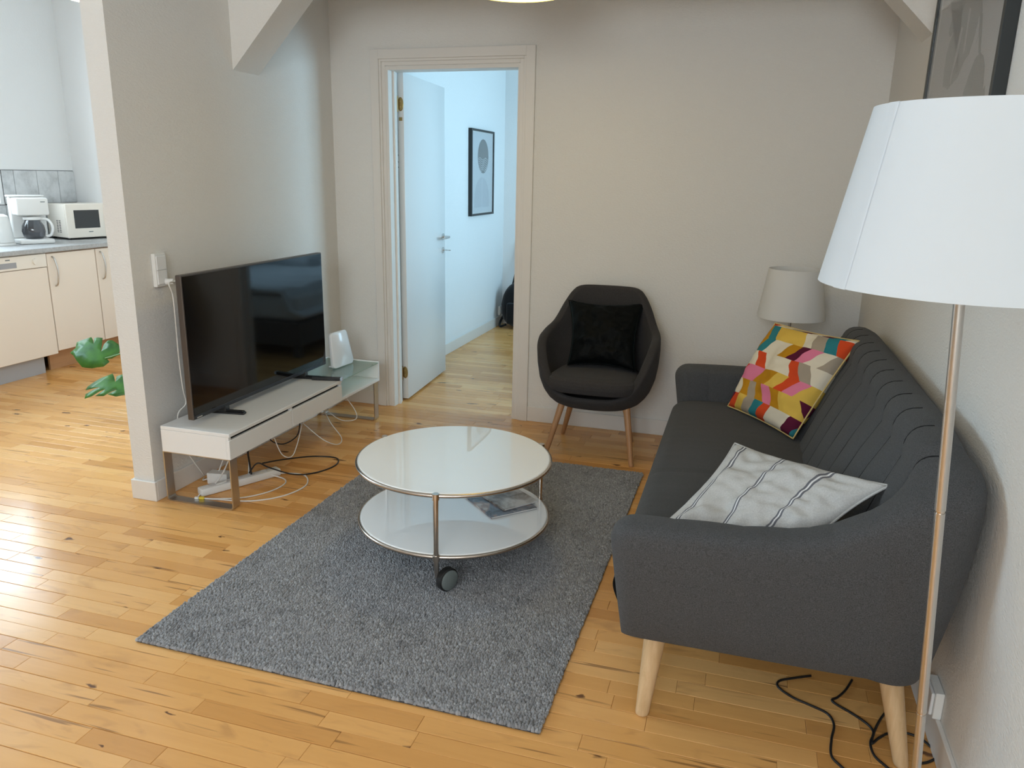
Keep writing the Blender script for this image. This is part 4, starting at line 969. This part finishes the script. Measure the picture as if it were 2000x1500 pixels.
# kettle
kt = thing('kettle', 'white electric kettle at the left edge of the worktop', 'kettle', (-5.14, 4.345, .9035))
MB().lathe([(0, .0005), (.082, .0005), (.084, .006), (.080, .018), (0, .018)], (-5.14, 4.345, .9035), 40).build('power_base', M['plastic'], kt, smooth=True, sharp=40)
bd = MB().lathe([(0, .020), (.072, .020), (.076, .03), (.066, .15), (.056, .205), (.03, .22), (0, .222)], (-5.14, 4.345, .9035), 40).build('body', M['plastic'], kt, smooth=True, sharp=40)
MB().tube([(-5.14, 4.29, 1.10), (-5.14, 4.24, 1.11), (-5.14, 4.225, 1.04), (-5.14, 4.265, .95)], .011, 10).build('handle', M['plastic'], bd, smooth=True)
tag(MB().box(-5.375, -5.275, 4.40, 4.50, .9035, 1.03, .01, 2).build('storage_box', mat('brown_black_plastic', (.05, .045, .04, 1), .4), loc=(-5.33, 4.455, .9035)), 'small dark box between the kettle and the coffee maker', 'box')

# ================================================================== PLANT behind the partition
def uny(px, py, Y):
    d_ = fw+rt*((px-1000)/1508)-up*((py-750)/1508); return Vector((d_.x*Y/d_.y, Y, HC+d_.z*Y/d_.y))
plant = thing('monstera_plant', 'green monstera plant reaching out from behind the partition wall', 'plant', (-2.93, 3.72, 0))
pc = Vector((-2.93, 3.72, 0))
pot = MB().lathe([(0, .0005), (.10, .0005), (.105, .01), (.135, .24), (.14, .25), (.128, .25), (.122, .225), (0, .225)], pc, 40).build('pot', M['pot'], plant, smooth=True, sharp=40)
MB().lathe([(.1215, .226), (.06, .234), (0, .236)], pc, 24).build('soil', M['soil'], pot, smooth=True)
def leaf(outline, Y, tilt, base_px, stem_to, bow=.018, sc=1.0):
    c_ = Vector((sum(p[0] for p in outline)/len(outline), sum(p[1] for p in outline)/len(outline)))
    o_ = uny(c_.x, c_.y, Y); ez = Vector((0, math.sin(tilt), math.cos(tilt))); exx = Vector((1, 0, 0)).lerp(rt, 1).normalized()
    nz = exx.cross(ez).normalized(); ez = nz.cross(exx)
    ppm = 1508/((o_-Vector((0, 0, HC))).dot(fw)); fz = 1/max(.35, abs((-fw).dot(nz)))
    P2 = [Vector(((x-c_.x)/ppm*sc, -(y-c_.y)/ppm*sc*fz)) for x, y in outline]
    b = bmesh.new(); f = b.faces.new([b.verts.new((p.x, p.y, 0)) for p in P2]); bmesh.ops.triangulate(b, faces=[f])
    bmesh.ops.subdivide_edges(b, edges=list(b.edges), cuts=1, use_grid_fill=False); bmesh.ops.triangulate(b, faces=list(b.faces))
    rmax = max(p.length for p in P2)
    for v in b.verts:
        q = v.co.copy(); v.co.z = -bow*(q.x*q.x+q.y*q.y)/rmax**2+.003*math.sin(q.x*40)*abs(q.y)/rmax
    mb = MB(); b.verts.index_update(); vs = [o_+exx*v.co.x+ez*v.co.y+nz*v.co.z for v in b.verts]; fs = [[v.index for v in f_.verts] for f_ in b.faces]; b.free()
    ob = mb.add(vs, fs).build('leaf', M['leaf'], plant, smooth=True)
    sd = ob.modifiers.new('thickness', 'SOLIDIFY'); sd.thickness = .0012
    bx_ = Vector(((base_px[0]-c_.x)/ppm*sc, -(base_px[1]-c_.y)/ppm*sc*fz)); bp = o_+exx*bx_.x+ez*bx_.y
    top = pc+Vector((stem_to[0], stem_to[1], .235))
    MB().tube([top, top.lerp(bp, .45)+Vector((0, 0, .16)), bp+Vector((.03, 0, .01)), bp], .0045, 8).build('stem', M['stem'], ob, smooth=True)
r7 = lambda L: [(x*.16, 560+y*.16) for x, y in L]
L1 = r7([(845, 795), (905, 740), (905, 665), (990, 635), (1075, 605), (1110, 650), (1130, 700), (1115, 620), (1160, 612), (1220, 620), (1232, 700), (1240, 800), (1256, 700), (1290, 650), (1340, 645), (1420, 690), (1460, 750), (1440, 830), (1380, 870), (1330, 880), (1360, 910), (1300, 970), (1160, 990), (1040, 975), (960, 900), (900, 830)])
L2 = r7([(1040, 1250), (1055, 1205), (1180, 1110), (1310, 1050), (1350, 1100), (1388, 1165), (1375, 1090), (1500, 1030), (1560, 1050), (1640, 1120), (1660, 1220), (1600, 1290), (1540, 1310), (1450, 1335), (1340, 1312), (1450, 1250), (1380, 1280), (1300, 1330), (1195, 1328), (1300, 1248), (1240, 1270), (1150, 1330), (1070, 1352), (1062, 1300), (1140, 1255), (1225, 1222)])
leaf(L1, 3.62, R(38), (212, 700), (0, .01)); leaf(L2, 3.50, R(50), (258, 748), (.02, -.01))
for k_, (ang, hh, rr_) in enumerate(((20, .62, .16), (100, .55, .18), (65, .85, .10))):
    px = proj(pc+Vector((rr_*math.cos(R(ang)), rr_*math.sin(R(ang)), hh)))
    base_ = [(x-190, y-688) for x, y in L1]
    leaf([(px[0]+x*(.8 if k_ % 2 else -.8), px[1]+y*.8) for x, y in base_], 3.72+rr_*math.sin(R(ang)), R(35), (px[0]+(18 if k_ % 2 else -18), px[1]+10), (.01*k_, .01))

# ================================================================== BEDROOM
bed = thing('bed', 'bed with white duvet in the bedroom beyond the doorway', 'bed', (-.35, 6.35, 0))
MB().box(-1.15, .45, 5.30, 7.42, .10, .30, .01).build('frame', M['bedwood'], bed)
for a_ in (-1.12, .38):
    for b_ in (5.33, 7.34): MB().box(a_, a_+.06, b_, b_+.06, .0005, .10).build('leg', M['bedwood'], bed)
MB().box(-1.13, .43, 5.32, 7.40, .302, .50, .04, 3).build('mattress', M['mattress'], bed, smooth=True)
P = [[Vector((-1.20+1.70*i/30, 5.28+1.55*j/30, (.505+.05*math.sin(min(1, min(i, 30-i, j+4, 30-j+4)/5)*1.57)+.03*noise.noise((i*.22, j*.22, 2)) if 2 < i < 28 else .36+.02*i))) for j in range(31)] for i in range(31)]
ob = MB().grid(P, flip=False).build('duvet', M['linen'], bed, smooth=True); ob.modifiers.new('thickness', 'SOLIDIFY').thickness = .03
for a_ in (-.72, .05): MB().box(a_-.33, a_+.33, 6.92, 7.36, .505, .63, .055, 4).build('pillow', M['linen'], bed, smooth=True)
bag = thing('backpack', 'black backpack standing in the far bedroom corner', 'backpack', (-2.08, 7.28, 0))
b = bmesh.new(); bmesh.ops.create_icosphere(b, subdivisions=3, radius=1)
for v in b.verts:
    x, y, z = v.co; sg = lambda q, e: math.copysign(abs(q)**e, q)
    v.co = Vector((-2.085+.19*sg(x, .75)*(1-.30*max(0, z)), 7.28+.12*sg(y, .75), .232+.23*sg(z, .7)+.015*noise.noise((x*2, y*2, z*2))))
MB().bm(b).build('body', M['bagcloth'], bag, smooth=True)
MB().box(-2.19, -1.99, 7.135, 7.20, .05, .26, .02, 2).build('front_pocket', M['bagcloth'], bag, smooth=True)
MB().tube([(-2.19, 7.33, .38), (-2.175, 7.38, .50), (-2.16, 7.42, .64), (-2.145, 7.435, .80), (-2.10, 7.43, .66), (-2.06, 7.38, .50), (-2.04, 7.33, .40)], .012, 8).build('strap', M['bagcloth'], bag, smooth=True)
MB().tube([(-2.24, 7.28, .14), (-2.285, 7.26, .05), (-2.265, 7.20, .016), (-2.20, 7.18, .04)], .012, 8).build('lower_strap', M['bagcloth'], bag, smooth=True)
tag(MB().rod((-2.145, 7.4595, .80), (-2.145, 7.425, .81), .011, .013).build('wall_hook', M['black'], loc=(-2.145, 7.45, .8)), 'black wall hook holding the backpack strap in the bedroom', 'hook')
socket('wall_socket', 'white wall socket low on the bedroom wall near the backpack', -2.33, 1, 7.36, .10, .19, .075, 1)
rk = thing('coat_rail', 'steel coat rail with hooks on the wall behind the open door', 'coat rail', (-2.32, 4.85, 1.6))
MB().rod((-2.27, 4.60, 1.66), (-2.27, 5.25, 1.66), .010).build('rail', M['steel'], rk)
for y in (4.66, 4.9, 5.2): MB().rod((-2.3295, y, 1.66), (-2.27, y, 1.66), .008).build('bracket', M['steel'], rk)
for i, y in enumerate((4.70, 4.80, 4.95)):
    hg = MB().tube([(-2.27, y, 1.675), (-2.258, y, 1.672), (-2.255, y, 1.655), (-2.27, y, 1.63), (-2.27, y, 1.60)], .0025, 6)
    t = thing('coat_hanger', ('nearest', 'middle', 'farthest')[i]+' dark wire coat hanger on the rail behind the open door', 'hanger', (-2.27, y, 1.45), 0, 'wire hangers behind the door'); hg.build('hook', M['black'], t)
    MB().tube([(-2.27, y, 1.60), (-2.27, y+.0, 1.60), (-2.235, y+.04, 1.52), (-2.22, y+.05, 1.50), (-2.32, y-.05, 1.50), (-2.27, y, 1.60)], .003, 6, False, 2).build('shoulder', M['black'], t)

# ================================================================== RIGHT WALL SOCKET AND LAMP CORDS
sk = thing('wall_socket', 'white socket box above the baseboard behind the rear sofa leg', 'socket', (XR, 2.03, BH))
MB().box(XR-.022, XR-.0005, 1.985, 2.075, BH+.001, BH+.078, .003, 2).build('back_box', M['plastic'], sk)
MB().box(XR-.030, XR-.0222, 1.992, 2.068, BH+.007, BH+.072, .002).build('module', M['whitegloss'], sk)
def floorpt(px, py, z=.0035):
    d_ = fw+rt*((px-1000)/1508)-up*((py-750)/1508); k_ = (z-HC)/d_.z; return Vector((d_.x*k_, d_.y*k_, z))
c7 = lambda L: [floorpt(1200+x*.4, 1000+y*.4) for x, y in L]
def cord(name, label, pts, r=.0034):
    tag(MB().tube(pts, r).build(name, M['cableb'], loc=(pts[0].x, pts[0].y, 0), smooth=True), label, 'cord', 'black cords under the sofa')
cord('lamp_cord', 'black cord curving out from under the sofa to the front left', c7([(960, 800), (870, 812), (805, 825), (800, 855), (870, 905), (960, 945), (1040, 985), (1072, 1040), (1060, 1110), (1060, 1190), (1110, 1245), (1170, 1300)]))
cord('lamp_cord', 'black cord kinked beside the rear sofa leg', c7([(1160, 820), (1130, 868), (1090, 905), (1062, 918), (1085, 940), (1170, 990), (1240, 1040), (1265, 1080), (1250, 1130), (1270, 1190), (1330, 1245), (1400, 1300)]))
cord('lamp_cord', 'black cord coiled in a loop around the rear sofa leg', [p for p in c7([(1340, 960), (1300, 1010), (1270, 1070), (1255, 1130), (1290, 1105), (1340, 1080), (1420, 1078), (1500, 1110), (1560, 1165), (1568, 1200), (1530, 1222), (1480, 1228)])])
